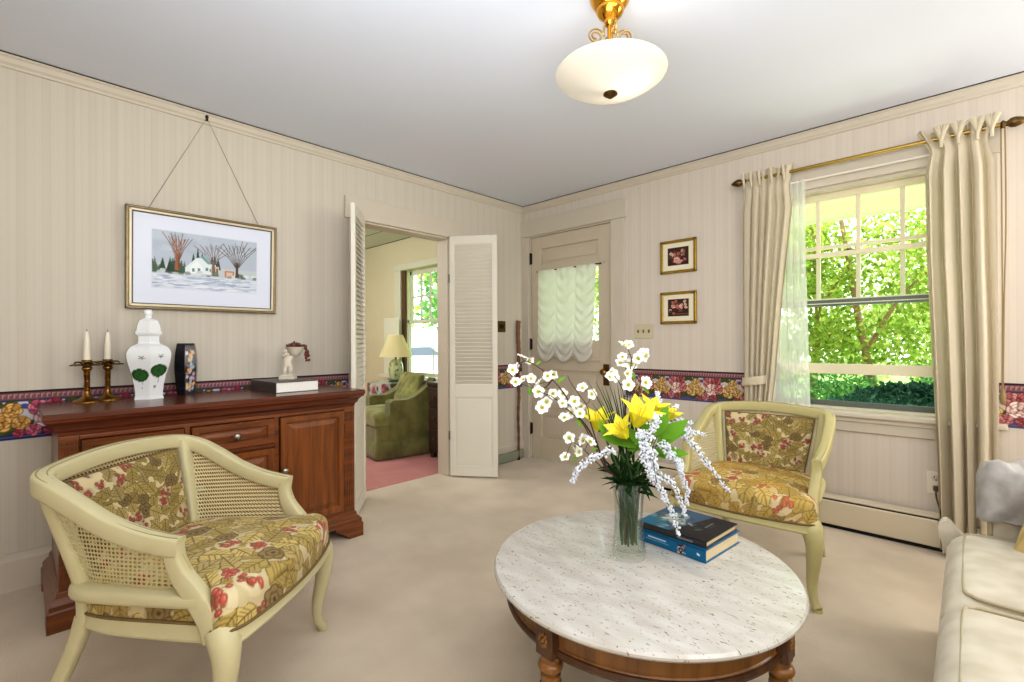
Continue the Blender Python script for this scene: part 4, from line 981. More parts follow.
# big book and the cherub holding grapes
def book(name, label, loc, rz, L, W, T, covm, pagem, group=None, inset=0.006, cov=0.003):
    """spine along -y; L along x, W along y"""
    r = thing(name, label, 'book', loc, rz, group)
    MB().box((inset, cov+0.001, cov), (L-inset, W-inset, T-cov)).build('pages', pagem, r, smooth=0)
    MB().box((0, 0, 0), (L, W, cov)).box((0, 0, T-cov), (L, W, T)).box((0, 0, 0), (L, cov, T)).build('cover', covm, r, smooth=0, bevel=0.0012)
    return r
M_page = mat('page_edges', (240,236,228), 0.8, noise=(60, 0.2, (225,220,208)), stretch=(0.2, 0.2, 12))
M_bkbl = mat('dark_book_cover', (74,72,66), 0.35)
book('hardback_book', 'thick dark hardback book under the grape cherub on the sideboard', (-3.045, 0.955, ZT), math.radians(3), 0.345, 0.245, 0.058, M_bkbl, M_page)
M_bis = mat('bisque', (226,216,198), 0.6, noise=(30, 0.4, (204,192,170)))
cz = ZT+0.058
st = thing('cherub_statuette', 'small ivory cherub statuette holding up a bowl on the thick dark book', 'statuette', (-2.905, 1.115, cz), math.radians(55)); st.scale = (1.14,)*3
MB().box((-0.038, -0.030, 0), (0.038, 0.030, 0.016)).box((-0.032, -0.025, 0.016), (0.032, 0.025, 0.026)).build('plinth', M_bis, st, smooth=0, bevel=0.004)
def skin(name, verts, edges, radii, m, parent, sub=2):
    me = bpy.data.meshes.new(name); me.from_pydata(verts, edges, []); o = bpy.data.objects.new(name, me); COL.objects.link(o); o.parent = parent
    md = o.modifiers.new('skin', 'SKIN'); 
    for i, r in enumerate(radii): me.skin_vertices[0].data[i].radius = (r, r) if not isinstance(r, tuple) else r
    me.skin_vertices[0].data[0].use_root = True; md.use_smooth_shade = True
    s = o.modifiers.new('sub', 'SUBSURF'); s.levels = sub; s.render_levels = sub; me.materials.append(m); return o
def skin_layer(me):
    if not me.skin_vertices: me.skin_vertices.new() if hasattr(me.skin_vertices, 'new') else None
figV = [(0,0,.075),(0,.001,.095),(0,0,.112),(-.004,-.002,.124),(-.007,-.004,.140),   # pelvis, waist, chest, neck, head
        (-.018,0,.112),(-.020,-.018,.122),(.002,-.030,.132),                         # one arm up to the bowl
        (.018,0,.112),(.024,.010,.122),(.028,.014,.130),
        (-.012,0,.068),(-.014,-.008,.048),(-.013,.002,.028),(-.015,-.012,.026),
        (.012,0,.068),(.016,-.014,.052),(.013,-.004,.030),(.013,-.017,.027)]
figE = [(0,1),(1,2),(2,3),(3,4),(2,5),(5,6),(6,7),(2,8),(8,9),(9,10),(0,11),(11,12),(12,13),(13,14),(0,15),(15,16),(16,17),(17,18)]
figR = [.021,.020,.020,.009,.013,.011,.009,.007,.011,.009,.007,.014,.012,.009,.007,.014,.012,.009,.007]
try: skin('figure', figV, figE, figR, M_bis, st)
except Exception:
    bm_ = bmesh.new(); ly = bm_.verts.layers.skin.verify(); vv = [bm_.verts.new(p) for p in figV]
    for a, b in figE: bm_.edges.new((vv[a], vv[b]))
    for v, q in zip(vv, figR): v[ly].radius = (q, q)
    vv[0][ly].use_root = True
    me = bpy.data.meshes.new('figure'); bm_.to_mesh(me); bm_.free(); me.materials.append(M_bis)
    for o in [o for o in st.children if o.type == 'MESH' and o.name.startswith('figure')]: bpy.data.objects.remove(o)
    o = bpy.data.objects.new('figure', me); COL.objects.link(o); o.parent = st
    md = o.modifiers.new('skin', 'SKIN'); md.use_smooth_shade = True
    s_ = o.modifiers.new('sub', 'SUBSURF'); s_.levels = 2; s_.render_levels = 2
MB().ball((-.008,-.003,.146), .0155, 14, 10).ball((-.006,.004,.150), .0145, 12, 8).ball((-.012,-.018,.143), .003, 6, 4).build('head', M_bis, st, smooth=80)
MB().lathe([(.006,.118),(.014,.122),(.030,.136),(.042,.158),(.048,.168),(.044,.168),(.028,.146),(0,.140)], 20, c=(.036,0,0)).build('bowl', M_bis, st, smooth=40)
M_grape = mat('dried_grapes', (118,62,50), 0.35, noise=(40, 0.6, (84,38,34)))
gp = MB(); rr = random.Random(2); Mr = Matrix.Translation((-2.905, 1.115, cz)) @ Matrix.Rotation(math.radians(55), 4, 'Z') @ Matrix.Scale(1.14, 4)
for i in range(80):
    a = rr.uniform(0, 6.28); d = 0.040*math.sqrt(rr.random()); p = (0.036+d*math.cos(a), d*math.sin(a), 0.166+0.026*rr.random()*(1.2-d/0.05))
    gp.ball(Mr @ Vector(p), 0.0068, 8, 6)
for i in range(34):
    t = rr.random(); p = (0.086+0.012*t+rr.uniform(-.010, .010), rr.uniform(-.012, .012)*(1-0.4*t)-0.004, 0.182-0.085*t); gp.ball(Mr @ Vector(p), 0.0066, 8, 6)
tag(gp.build('grape_cluster', M_grape, smooth=80), 'dark red grapes spilling from the cherub statuette\'s bowl', 'grapes')

# ------------------------------------------------------------------ pictures and plates on the walls
M_silver = mat('champagne_frame', (128,112,84), 0.35, metal=0.7, noise=(40, 0.4, (96,82,58)))
M_inlay = mat('pale_inlay', (206,194,166), 0.4, metal=0.3)
pf = thing('framed_painting', 'framed winter watercolour of a white cottage hanging by wire above the sideboard', 'picture', (XL, 0.757, 1.57))
def hang(o, root): o.parent = root; o.matrix_parent_inverse = root.matrix_basis.inverted(); return o
py0, py1, pz0, pz1 = 0.39, 1.122, 1.303, 1.835
tilt = Matrix.Translation((-3.138, 0, pz0)) @ Matrix.Rotation(math.radians(2.2), 4, 'Y')
def frame_mesh(w, z_in, x0, x1, o=0.0):
    b = MB(); H = pz1-pz0
    for lo, hi in (((x0, py0+o, o), (x1, py1-o, o+w)), ((x0, py0+o, H-o-w), (x1, py1-o, H-o)), ((x0, py0+o, o), (x1, py0+o+w, H-o)), ((x0, py1-o-w, o), (x1, py1-o, H-o))): b.box(lo, hi, tilt)
    return b
fo = hang(frame_mesh(0.014, 0, 0, 0.030).build('frame', M_silver, smooth=0, bevel=0.003), pf)
hang(frame_mesh(0.012, 0, 0, 0.026, 0.014).build('frame_inlay', M_inlay, smooth=0, bevel=0.002), pf)
hang(frame_mesh(0.005, 0, 0, 0.023, 0.026).build('frame_lip', mat('dark_lip', (92,80,62), 0.5), smooth=0), pf)
W_, H_ = 700, 480; S = Sheet(W_, H_, (224,228,240))
ax0, ax1, ay0, ay1 = 84, 616, 80, 392
S.rect(ax0-3, ay0-3, ax1+3, ay1+3, (222,224,230)); S.rect(ax0, ay0, ax1, ay1, (186,194,206))
rr = random.Random(9)
for k in range(60): S.ell(rr.uniform(ax0, ax1), rr.uniform(ay0, ay0+110), rr.uniform(20, 60), rr.uniform(10, 26), rr.choice(((172,182,198),(200,208,216),(180,196,200),(192,200,214))), 0, 0.35)
S.rect(ax0, 258, ax1, 310, (196,204,206))
for k in range(34):
    x = rr.uniform(ax0, ax0+150); h = rr.uniform(30, 80); y = 300+rr.uniform(-8, 8); S.poly([(x-14, y), (x, y-h), (x+14, y)], rr.choice(((44,72,54),(58,88,64),(36,58,48),(74,98,76))), 0.85)
for x, h in ((300,120),(322,90),(278,84),(386,96),(404,70),(372,76)): S.poly([(x-15, 268), (x, 268-h), (x+15, 268)], (40,66,54), 0.9); 
S.poly([(238,270),(292,212),(330,196),(368,236),(392,240),(392,300),(238,300)], (226,234,234)); S.poly([(292,212),(330,196),(372,240),(350,240),(318,208)], (122,164,158)); S.poly([(262,262),(296,226),(326,262),(326,300),(262,300)], (238,242,242))
for x, y in ((272,272),(300,268),(340,262),(360,266)): S.rect(x, y, x+12, y+18, (110,142,146))
S.rect(368, 250, 410, 304, (206,190,170)); S.rect(376, 258, 384, 300, (104,70,52)); S.rect(394, 262, 404, 300, (120,86,64)); S.rect(440, 270, 490, 308, (194,132,96)); S.rect(448, 278, 482, 306, (214,190,170))
for k in range(26): S.ell(rr.uniform(ax0, ax1), rr.uniform(290, 318), rr.uniform(10, 26), rr.uniform(5, 12), rr.choice(((112,132,112),(196,204,204),(92,110,100),(222,228,230),(140,150,146))), 0, 0.8)
def tree(x, y, h, c, spread, n):
    S.poly([(x-9, y), (x-5, y-h*0.45), (x+5, y-h*0.45), (x+10, y)], c)
    for k in range(n):
        a = -PI/2+spread*(k/(n-1)-0.5)*2; L = h*rr.uniform(0.75, 1.0); m = (x+L*0.5*math.cos(a)*0.8, y-h*0.3+L*0.45*math.sin(a)); e = (x+L*math.cos(a), max(ay0+3, y-h*0.3+L*0.85*math.sin(a)))
        e = (min(ax1-3, max(ax0+3, e[0])), e[1]); S.line([(x, y-h*0.25), m, e], 3.2, c, 0.9)
        S.line([m, (m[0]+rr.uniform(-24, 24), max(ay0+3, m[1]-h*0.3))], 1.8, c, 0.8)
tree(206, 292, 190, (116,78,58), 0.42, 9); tree(506, 306, 200, (84,66,58), 0.75, 11); tree(380, 292, 160, (128,104,98), 0.7, 8); tree(196, 290, 170, (158,100,66), 0.3, 5)
S.rect(ax0, 312, ax1, ay1, (212,218,228))
for k in range(120): S.ell(rr.uniform(ax0+10, ax1-16), rr.uniform(320, ay1-4), rr.uniform(14, 52), rr.uniform(2, 5), rr.choice(((164,176,198),(226,230,238),(182,192,210),(150,162,188),(236,238,244))), rr.uniform(-0.15, 0.05), 0.7)
A_ = S.a; keep_ = A_[ay0:ay1, ax0:ax1].copy(); A_[:] = (224,228,240); A_[ay0-3:ay1+3, ax0-3:ax1+3] = (216,218,224); A_[ay0:ay1, ax0:ax1] = keep_
H = pz1-pz0; i_ = 0.031
co = tilt @ Vector((0.016, py0+i_, i_)); dv = tilt.to_3x3() @ Vector((0, 0, H-2*i_))
M_art = mat('watercolour_under_glass', None, 0.5, attr=True, coat=0.35, spec=0.2)
hang(painted_plane('painting', S, co, (0, py1-py0-2*i_, 0), dv, 250, 175, M_art), pf)
wtop = tilt @ Vector((0.004, 0, H)); nail = Vector((XL+0.020, 0.757, 2.402))
hang(MB().tube([(wtop.x, 0.483, wtop.z-0.01), nail, (wtop.x, 1.029, wtop.z-0.01)], 0.0016, 5).build('hanging_wire', mat('wire', (120,112,100), 0.4, metal=0.6)), pf)
hang(MB().ball(nail+Vector((0.002, 0, 0.004)), 0.010, 10, 6).box((XL+0.008, 0.752, 2.385), (XL+0.030, 0.762, 2.42)).build('picture_hook', M_iron), pf)
M_gilt = mat('gilt_frame', (176,146,62), 0.35, metal=0.75, noise=(50, 0.5, (128,98,34)))
def small_pic(zb, zt, label, seed):
    r = thing('small_framed_print', label, 'picture', (-1.565, YB, (zb+zt)/2)); x0, x1 = -1.705, -1.426; w = 0.021; y1, y0 = YB-0.002, YB-0.020
    b = MB()
    for lo, hi in (((x0, y0, zb), (x1, y1, zb+w)), ((x0, y0, zt-w), (x1, y1, zt)), ((x0, y0, zb), (x0+w, y1, zt)), ((x1-w, y0, zb), (x1, y1, zt))): b.box(lo, hi)
    hang(b.build('frame', M_gilt, smooth=0, bevel=0.004), r)
    S = Sheet(240, 210, (232,224,198)); S.rect(38, 36, 202, 172, (60,44,36)); S.rect(41, 39, 199, 169, (66,40,32)); q = random.Random(seed)
    for k in range(26):
        x, y = 120+q.gauss(0, 30), 100+q.gauss(0, 20); c = q.choice(((196,112,104),(214,158,140),(164,72,70),(226,190,170),(120,60,52),(92,76,52)))
        x = min(180, max(58, x)); y = min(152, max(56, y)); S.ell(x, y, 13, 10, c, q.uniform(0, 3)); S.ell(x+2, y, 6, 5, tuple(v*0.75 for v in c))
    if seed == 8: S.ell(120, 142, 40, 12, (206,150,140)); S.poly([(60,60),(90,88),(74,110)], (204,170,150)); S.poly([(176,52),(140,90),(170,108)], (130,104,84))
    else: S.rect(70, 150, 198, 158, (120,84,56))
    hang(painted_plane('print', S, (x0+w, YB-0.010, zb+w), (x1-x0-2*w, 0, 0), (0, 0, zt-zb-2*w), 90, 80, M_paint), r)
small_pic(1.632, 1.880, 'small gilt framed flower print hanging above its twin beside the door', 8)
small_pic(1.252, 1.492, 'small gilt framed flower print hanging lower, above the rose border', 21)
sp = thing('light_switch', 'cream three-switch wall plate beside the door casing', 'switch', (-1.852, YB, 1.20))
hang(MB().box((-1.932, YB-0.007, 1.146), (-1.772, YB, 1.256)).build('plate', mat('ivory_plate', (206,196,164), 0.4), smooth=0, bevel=0.003), sp)
for k in range(3):
    x = -1.852+0.046*(k-1); t_ = MB().box((x-0.006, YB-0.010, 1.188), (x+0.006, YB-0.006, 1.214)).box((x-0.004, YB-0.018, 1.198), (x+0.004, YB-0.008, 1.206)); hang(t_.build('toggle', mat('toggle', (110,96,70), 0.4) if k == 0 else bpy.data.materials['toggle'], smooth=0, bevel=0.001), sp)
sp = thing('wall_switch', 'dark bronze square switch plate on the corner wall above the walking stick', 'switch', (XL, 3.135, 1.265))
hang(MB().box((XL, 3.082, 1.213), (XL+0.008, 3.188, 1.317)).build('plate', M_abrass, smooth=0, bevel=0.003), sp)
hang(MB().box((XL+0.008, 3.11, 1.245), (XL+0.014, 3.16, 1.285)).ball((XL+0.014, 3.135, 1.265), 0.012, 10, 6).build('rocker', M_iron, smooth=30), sp)
# walking stick in the corner
kn = spline([(-3.112,3.338,1.325),(-3.113,3.330,1.20),(-3.108,3.336,1.02),(-3.110,3.322,.80),(-3.104,3.330,.62),(-3.103,3.318,.42),(-3.10,3.322,.2),(-3.098,3.315,.03)], 6); n = len(kn)
cn = thing('walking_stick', 'knobbly wooden walking stick leaning in the corner beside the door', 'walking stick', (-3.098, 3.315, 0))
M_stick = mat('stick_wood', (138,92,58), 0.5, noise=(14, 0.8, (84,54,34)), stretch=(1, 1, 0.4))
hang(MB().tube([tuple(p) for p in kn], [0.020-0.009*(i/(n-1))+0.0025*math.sin(i*2.3) for i in range(n)], 10).build('shaft', M_stick, smooth=60), cn)
hang(MB().lathe([(0.015, 0), (0.016, 0.012), (0.012, 0.032), (0.010, 0.04)], 12, c=(-3.098, 3.315, 0)).build('rubber_tip', M_under, smooth=40), cn)
# grey-green pipe cover along the corner
gc_ = spline([(-3.105,2.66,.045),(-3.105,2.95,.045),(-3.10,3.20,.045),(-3.11,3.33,.05),(-3.105,3.385,.05)], 6)
tag(MB().sweep([tuple(p) for p in gc_], 0.035, 0.09, rnd=0.45).build('pipe_cover', M_gray, smooth=50), 'grey-green pipe cover along the floor behind the louvred leaf', 'pipe cover')
# baseboard heater
M_heat = mat('heater_enamel', (220,208,184), 0.4, noise=(4, 0.2, (208,194,168)))
ht = thing('baseboard_heater', 'long cream baseboard heater under the window', 'heater', (-0.8, YB, 0))
hx0, hx1 = -1.985, 0.75
pr = [(0.020, 0.175), (0.030, 0.185), (0.022, 0.190), (0.019, 0.190), (0.019, 0.17)]
def xprism(b, prof, x0, x1):
    k = len(prof); b.add([(x0, YB-d, z) for d, z in prof]+[(x1, YB-d, z) for d, z in prof], [(i, (i+1) % k, k+(i+1) % k, k+i) for i in range(k)]+[tuple(range(k-1, -1, -1)), tuple(range(k, 2*k))]); return b
hang(xprism(MB(), [(0.019, 0.178), (0.050, 0.170), (0.054, 0.176), (0.050, 0.182), (0.019, 0.196)], hx0, hx1).build('top_cover', M_heat, smooth=0), ht)
fp_ = MB()
for xa, xb_ in ((hx0, -1.30), (-1.298, -0.655), (-0.653, 0.05), (0.052, hx1)): xprism(fp_, [(0.060, 0.022), (0.066, 0.026), (0.066, 0.158), (0.060, 0.166), (0.056, 0.158), (0.056, 0.026)], xa, xb_)
hang(fp_.build('front_panel', M_heat, smooth=0), ht)
hang(xprism(MB(), [(0.019, 0.0), (0.050, 0.0), (0.050, 0.165), (0.019, 0.165)], hx0+0.01, hx1-0.01).build('heating_element', M_under, smooth=0), ht)
# outlet and cord
ou = thing('wall_outlet', 'white double wall outlet with plugged cord beside the curtain', 'outlet', (-0.128, YB, 0.35))
hang(MB().box((-0.166, YB-0.006, 0.290), (-0.090, YB, 0.412)).build('plate', mat('outlet_white', (232,224,206), 0.4), smooth=0, bevel=0.003), ou)
for z in (0.378, 0.325):
    s = MB().lathe([(0.0, 0), (0.019, 0.0), (0.019, 0.003), (0, 0.004)], 18, M=Matrix.Translation((-0.128, YB-0.006, z)) @ Matrix.Rotation(PI/2, 4, 'X'))
    o = hang(s.build('socket', mat('socket_face', (216,206,186), 0.4), smooth=30), ou)
    q = MB().box((-0.137, YB-0.0115, z-0.002), (-0.134, YB-0.0095, z+0.010)).box((-0.122, YB-0.0115, z-0.002), (-0.119, YB-0.0095, z+0.010)).box((-0.131, YB-0.0115, z-0.012), (-0.125, YB-0.0095, z-0.006)).build('slots', M_dark, smooth=0); q.parent = o
cd = thing('power_cord', 'brown power cord dropping from the outlet behind the sofa', 'cord', (-0.128, YB-0.02, 0.32))
hang(MB().box((-0.139, YB-0.035, 0.312), (-0.117, YB-0.010, 0.338)).build('plug', mat('brown_plug', (92,72,50), 0.5), smooth=0, bevel=0.004), cd)
cp = spline([(-0.128, YB-0.034, .324), (-0.126, YB-0.055, .29), (-0.110, YB-0.075, .22), (-0.095, YB-0.09, .12), (-0.05, YB-0.10, .03), (0.05, YB-0.12, .006), (0.25, YB-0.16, .006)], 8)
hang(MB().tube([tuple(p) for p in cp], 0.004, 6).build('cable', bpy.data.materials['brown_plug'], smooth=60), cd)

# ------------------------------------------------------------------ curtains
M_drape = translucent('ivory_drape', (222,211,188), 0.24)
M_drapeT = translucent('drape_band', (216,204,178), 0.1)
M_sheer = translucent('white_sheer', (246,246,242), 0.45, transp=0.34)
rod = thing('curtain_rod', 'brass curtain rod with leaf finials above the front window', 'curtain rod', (-0.47, YB-0.08, 2.18))
hang(MB().tube([(-1.06, YB-0.085, 2.178), (0.115, YB-0.085, 2.178)], 0.011, 12).build('rod', mat('aged_brass_rod', (170,144,74), 0.3, metal=0.9), smooth=60), rod)
for s, x in ((-1, -1.06), (1, 0.115)):
    pr = [(0.011, 0), (0.019, 0.006), (0.019, 0.012), (0.012, 0.018), (0.012, 0.024), (0.022, 0.036), (0.025, 0.052), (0.017, 0.075), (0.006, 0.092), (0, 0.097)]
    hang(MB().lathe(pr, 18, M=Matrix.Translation((x, YB-0.085, 2.178)) @ Matrix.Rotation(s*PI/2, 4, 'Y')).build('finial', M_abrass, smooth=50), rod)
    hang(MB().box((x-s*0.03-0.008, YB-0.09, 2.155), (x-s*0.03+0.008, YB, 2.172)).build('bracket', M_abrass, smooth=0, bevel=0.002), rod)
tag(MB().tube([(-1.02, YB-0.045, 2.115), (0.06, YB-0.045, 2.115)], 0.007, 10).box((-1.03, YB-0.05, 2.105), (-1.018, YB-0.022, 2.125)).box((0.058, YB-0.05, 2.105), (0.07, YB-0.022, 2.125)).build('sheer_rod', M_white, smooth=40), 'thin white rod carrying the sheer, just below the brass curtain rod', 'curtain rod')
def drape(name, edges, folds, amp, y_, m, ztop, zbot, nz=90, nx=180, seed=0, solid=0.0, header=True, ph=0.0):
    """edges(t) -> (x_left, x_right) with t 0 at the top, 1 at the hem"""
    P = np.zeros((nz, nx, 3)); u = np.linspace(0, 1, nx); rr = random.Random(seed); phs = [rr.uniform(0, 6.28) for _ in range(4)]
    for j in range(nz):
        t = j/(nz-1); xl, xr = edges(t); z = ztop+(zbot-ztop)*t
        uu = u+0.012*np.sin(2*PI*u*2+phs[0]+t*1.5)*min(1, t*4)
        f = np.sin(2*PI*folds*uu+ph)+0.35*np.sin(2*PI*folds*0.5*uu+phs[1]+0.8*t)+0.22*np.sin(2*PI*folds*2.1*uu+phs[2])
        tight = 1-0.55*math.exp(-((t-0.055)/0.03)**2) if header else 1
        P[j, :, 0] = xl+(xr-xl)*u+0.006*np.cos(2*PI*folds*uu)
        P[j, :, 1] = y_+amp*f*tight*(0.75+0.45*t)
        P[j, :, 2] = z+(0.012*np.sin(2*PI*folds*u)*max(0, 1-t*12) if header else 0)
    return MB().grid(P).build(name, m, smooth=180, solid=solid)
def le(t):
    xs = np.interp(t, [0, .06, .12, .5, .84, .88, .92, 1], [-1.095, -1.075, -1.09, -1.085, -1.082, -1.078, -1.084, -1.092]); xr = np.interp(t, [0, .06, .12, .4, .62, .86, .89, .94, 1], [-.775, -.80, -.785, -.845, -.885, -.945, -.948, -.935, -.91]); return xs, xr
cl = thing('curtain', 'ivory pleated curtain tied back with a band, beside the rose border and armchair', 'curtain', (-0.98, YB-0.085, 2.2), 0, 'ivory window curtains')
hang(drape('drape', le, 6.5, 0.019, YB-0.088, M_drape, 2.225, 0.05, seed=1), cl)
tbk = MB(); ring_ = [(-1.012+0.074*math.cos(a), YB-0.088+0.046*math.sin(a), 0.862+0.012*math.cos(a)) for a in np.linspace(0, 2*PI, 29)[:-1]]
hang(tbk.sweep(ring_, 0.006, 0.055, closed=True).build('tieback', M_drapeT, smooth=60), cl)
def re_(t):
    return np.interp(t, [0, .05, .1, .3, .6, .8, 1], [-.205, -.150, -.170, -.165, -.140, -.125, -.115]), np.interp(t, [0, .05, .1, .5, 1], [.095, .075, .098, .112, .108])
cr = thing('curtain', 'ivory pleated curtain falling to the floor behind the sofa end', 'curtain', (-0.03, YB-0.085, 2.2), 0, 'ivory window curtains')
hang(drape('drape', re_, 4.6, 0.034, YB-0.096, M_drape, 2.225, 0.02, seed=5, ph=1.2), cr)
pl = MB()
for x in (-0.10, -0.035, 0.035, 0.085): pl.sweep([(x-0.018, YB-0.105, 2.235), (x, YB-0.12, 2.16), (x+0.003, YB-0.118, 2.12)], [0.03, 0.018, 0.008], [0.02, 0.02, 0.012], up=(0, -1, 0), rnd=0.45).sweep([(x+0.020, YB-0.105, 2.235), (x, YB-0.122, 2.16), (x-0.003, YB-0.118, 2.12)], [0.03, 0.018, 0.008], [0.02, 0.02, 0.012], up=(0, -1, 0), rnd=0.45)
hang(pl.build('pinch_pleats', M_drapeT, smooth=60), cr)
pl = MB()
for x in (-1.065, -1.02, -0.97, -0.90, -0.83): pl.sweep([(x-0.010, YB-0.102, 2.228), (x, YB-0.116, 2.15), (x+0.002, YB-0.112, 2.12)], [0.022, 0.014, 0.006], [0.016, 0.018, 0.01], up=(0, -1, 0), rnd=0.45)
hang(pl.build('pinch_pleats', M_drapeT, smooth=60), cl)
def se(t): return np.interp(t, [0, .5, 1], [-.98, -1.0, -.99]), np.interp(t, [0, .3, .7, 1], [-.735, -.735, -.722, -.712])
tag(drape('sheer_curtain', se, 7, 0.009, YB-0.045, M_sheer, 2.13, 0.715, nz=50, nx=140, seed=3, header=False), 'white see-through sheer hanging in front of the window glass', 'curtain')
pc = thing('drapery_cord', 'thin beige pull cord with tassel hanging from the curtain rod end', 'cord', (0.125, YB-0.075, 2.15))
for dx in (0, 0.014):
    hang(MB().tube([tuple(p) for p in spline([(0.118+dx, YB-0.08, 2.165), (0.120+dx, YB-0.078, 1.7), (0.121+dx*0.4, YB-0.075, 1.3), (0.120+dx*.2, YB-0.05, .87)], 8)], 0.003, 6).build('cord', mat('cord_beige', (150,130,92), 0.7) if dx == 0 else bpy.data.materials['cord_beige'], smooth=60), pc)
hang(MB().lathe([(0.004, 0.0), (0.012, 0.01), (0.012, 0.05), (0.008, 0.06), (0.011, 0.068), (0.004, 0.08)], 12, c=(0.122, YB-0.05, 0.80)).build('tassel', bpy.data.materials['cord_beige'], smooth=50), pc)

# ------------------------------------------------------------------ ceiling light
LX, LY = -0.975, 1.56
cl_ = thing('ceiling_light', 'brass ceiling light with scrolls and a frosted glass bowl', 'ceiling light', (LX, LY, ZC))
M_pbrass = mat('polished_brass', (226,166,62), 0.15, metal=1.0)
MB().lathe([(0.074, 0), (0.076, -0.012), (0.070, -0.030), (0.056, -0.052), (0.052, -0.056), (0.052, -0.062), (0.044, -0.078), (0.028, -0.092), (0.022, -0.096), (0.022, -0.108), (0.016, -0.116)], 40).build('canopy', M_pbrass, cl_, smooth=30)
MB().lathe([(0.011, -0.10), (0.011, -0.36), (0.009, -0.365)], 16).build('stem', M_pbrass, cl_, smooth=50)
for k in range(4):
    a = math.radians(48+90*k); pts = []
    for i in range(40):
        t = i/39; th = t*3.6*PI; r_ = 0.031*(1-0.72*t); pts.append((0.056+r_*math.cos(th+PI), -0.158-r_*math.sin(th+PI)))
    p0 = [(0.016, -0.102), (0.022, -0.120), (0.0245, -0.140)]
    pp = [(math.cos(a)*q, math.sin(a)*q, z) for q, z in p0+pts]
    MB().tube(pp, 0.0035, 6).build('scroll', mat('gilt_scroll', (196,160,96), 0.3, metal=0.9) if k == 0 else bpy.data.materials['gilt_scroll'], cl_, smooth=60)
bowl = bpy.data.materials.new('frosted_bowl'); bowl.use_nodes = True
def bowlmat(m):
    nt = m.node_tree; N = nt.nodes; L = nt.links; p = N['Principled BSDF']; p.inputs['Base Color'].default_value = lin((214,208,194)); p.inputs['Roughness'].default_value = 0.25
    p.inputs['Emission Color'].default_value = lin((255,244,224)); p.inputs['Emission Strength'].default_value = 0.06
    t = N.new('ShaderNodeBsdfTranslucent'); t.inputs['Color'].default_value = lin((226,219,202)); mx = N.new('ShaderNodeMixShader'); mx.inputs[0].default_value = 0.5
    L.new(p.outputs[0], mx.inputs[1]); L.new(t.outputs[0], mx.inputs[2]); L.new(mx.outputs[0], N['Material Output'].inputs['Surface'])
bowlmat(bowl)
bp = [(0.203, -0.292), (0.207, -0.297), (0.205, -0.304), (0.190, -0.317), (0.160, -0.335), (0.120, -0.352), (0.070, -0.365), (0.020, -0.371), (0.010, -0.371)]
b = MB(); n = 72; vs = []; 
for r_, z in bp:
    for k in range(n): vs.append((r_*math.cos(2*PI*k/n), r_*math.sin(2*PI*k/n), z))
b.add(vs, [(i*n+k, i*n+(k+1) % n, (i+1)*n+(k+1) % n, (i+1)*n+k) for i in range(len(bp)-1) for k in range(n)]).build('glass_bowl', bowl, cl_, smooth=180)
MB().lathe([(0.006, -0.368), (0.026, -0.372), (0.027, -0.377), (0.016, -0.384), (0.008, -0.390), (0.0, -0.393)], 20).build('finial', M_abrass, cl_, smooth=40)
# ------------------------------------------------------------------ on the coffee table: books, vase, bouquet
M_blue = mat('blue_book_cover', (24,104,146), 0.3, coat=0.3)
M_blk = mat('charcoal_book_cover', (44,42,44), 0.3, coat=0.3)
M_tan = mat('tan_page_edges', (220,202,164), 0.8, noise=(50, 0.3, (196,176,138)), stretch=(0.2, 0.2, 12))
RZ = math.radians(-5.6)
b1 = book('hardback_book', 'blue hardback book at the bottom of the pair beside the glass vase', (-0.835, 1.503, TZ), RZ, 0.247, 0.236, 0.041, M_blue, M_tan, 'books on the coffee table')
S = Sheet(250, 40, (24,104,146)); S.rect(0, 0, 250, 3, (18,84,120)); S.rect(40, 12, 110, 17, (190,210,220)); S.rect(30, 22, 120, 25, (120,170,196))
for k in range(40): S.rect(*(lambda x, y: (x, y, x+5, y+5))(random.Random(k).uniform(150, 178), random.Random(k+90).uniform(2, 34)), random.Random(k+7).choice(((24,30,36),(226,220,206),(190,130,110),(40,50,60))))
S.poly([(222,14),(232,18),(231,25),(221,21)], (240,244,246))
painted_plane('spine_print', S, (0.002, -0.0006, 0.002), (0.243, 0, 0), (0, 0, 0.037), 120, 20, M_paint, b1)
b2 = book('softcover_book', 'charcoal picture book lying on top of the blue hardback book', (-0.842, 1.512, TZ+0.041), RZ+0.02, 0.250, 0.226, 0.021, M_blk, M_tan, 'books on the coffee table')
S = Sheet(250, 226, (46,42,42)); rr = random.Random(5)
S.poly([(0,0),(170,0),(120,226),(0,226)], (70,92,112)); S.poly([(0,226),(120,226),(60,150),(0,130)], (44,120,146), 0.8)
for k in range(70): S.ell(rr.gauss(90, 34), rr.gauss(120, 34), rr.uniform(6, 22), rr.uniform(4, 12), rr.choice(((150,160,150),(104,118,100),(190,196,186),(88,104,110),(60,74,70))), rr.uniform(0, 3), 0.55)
for k in range(14): S.ell(rr.gauss(84, 20), rr.gauss(116, 16), 16, 6, (212,214,200), rr.uniform(0, 3), 0.5)
S.rect(190, 60, 196, 118, (150,144,138), 0.7); S.rect(204, 70, 207, 110, (120,112,108), 0.6)
painted_plane('cover_picture', S, (0.001, 0.001, 0.0215), (0.248, 0, 0), (0, 0.224, 0), 130, 110, M_paint, b2)
MB().box((0.150, -0.0008, 0.005), (0.205, -0.0004, 0.012)).build('spine_mark', mat('spine_grey', (120,120,124), 0.5), b2, smooth=0)

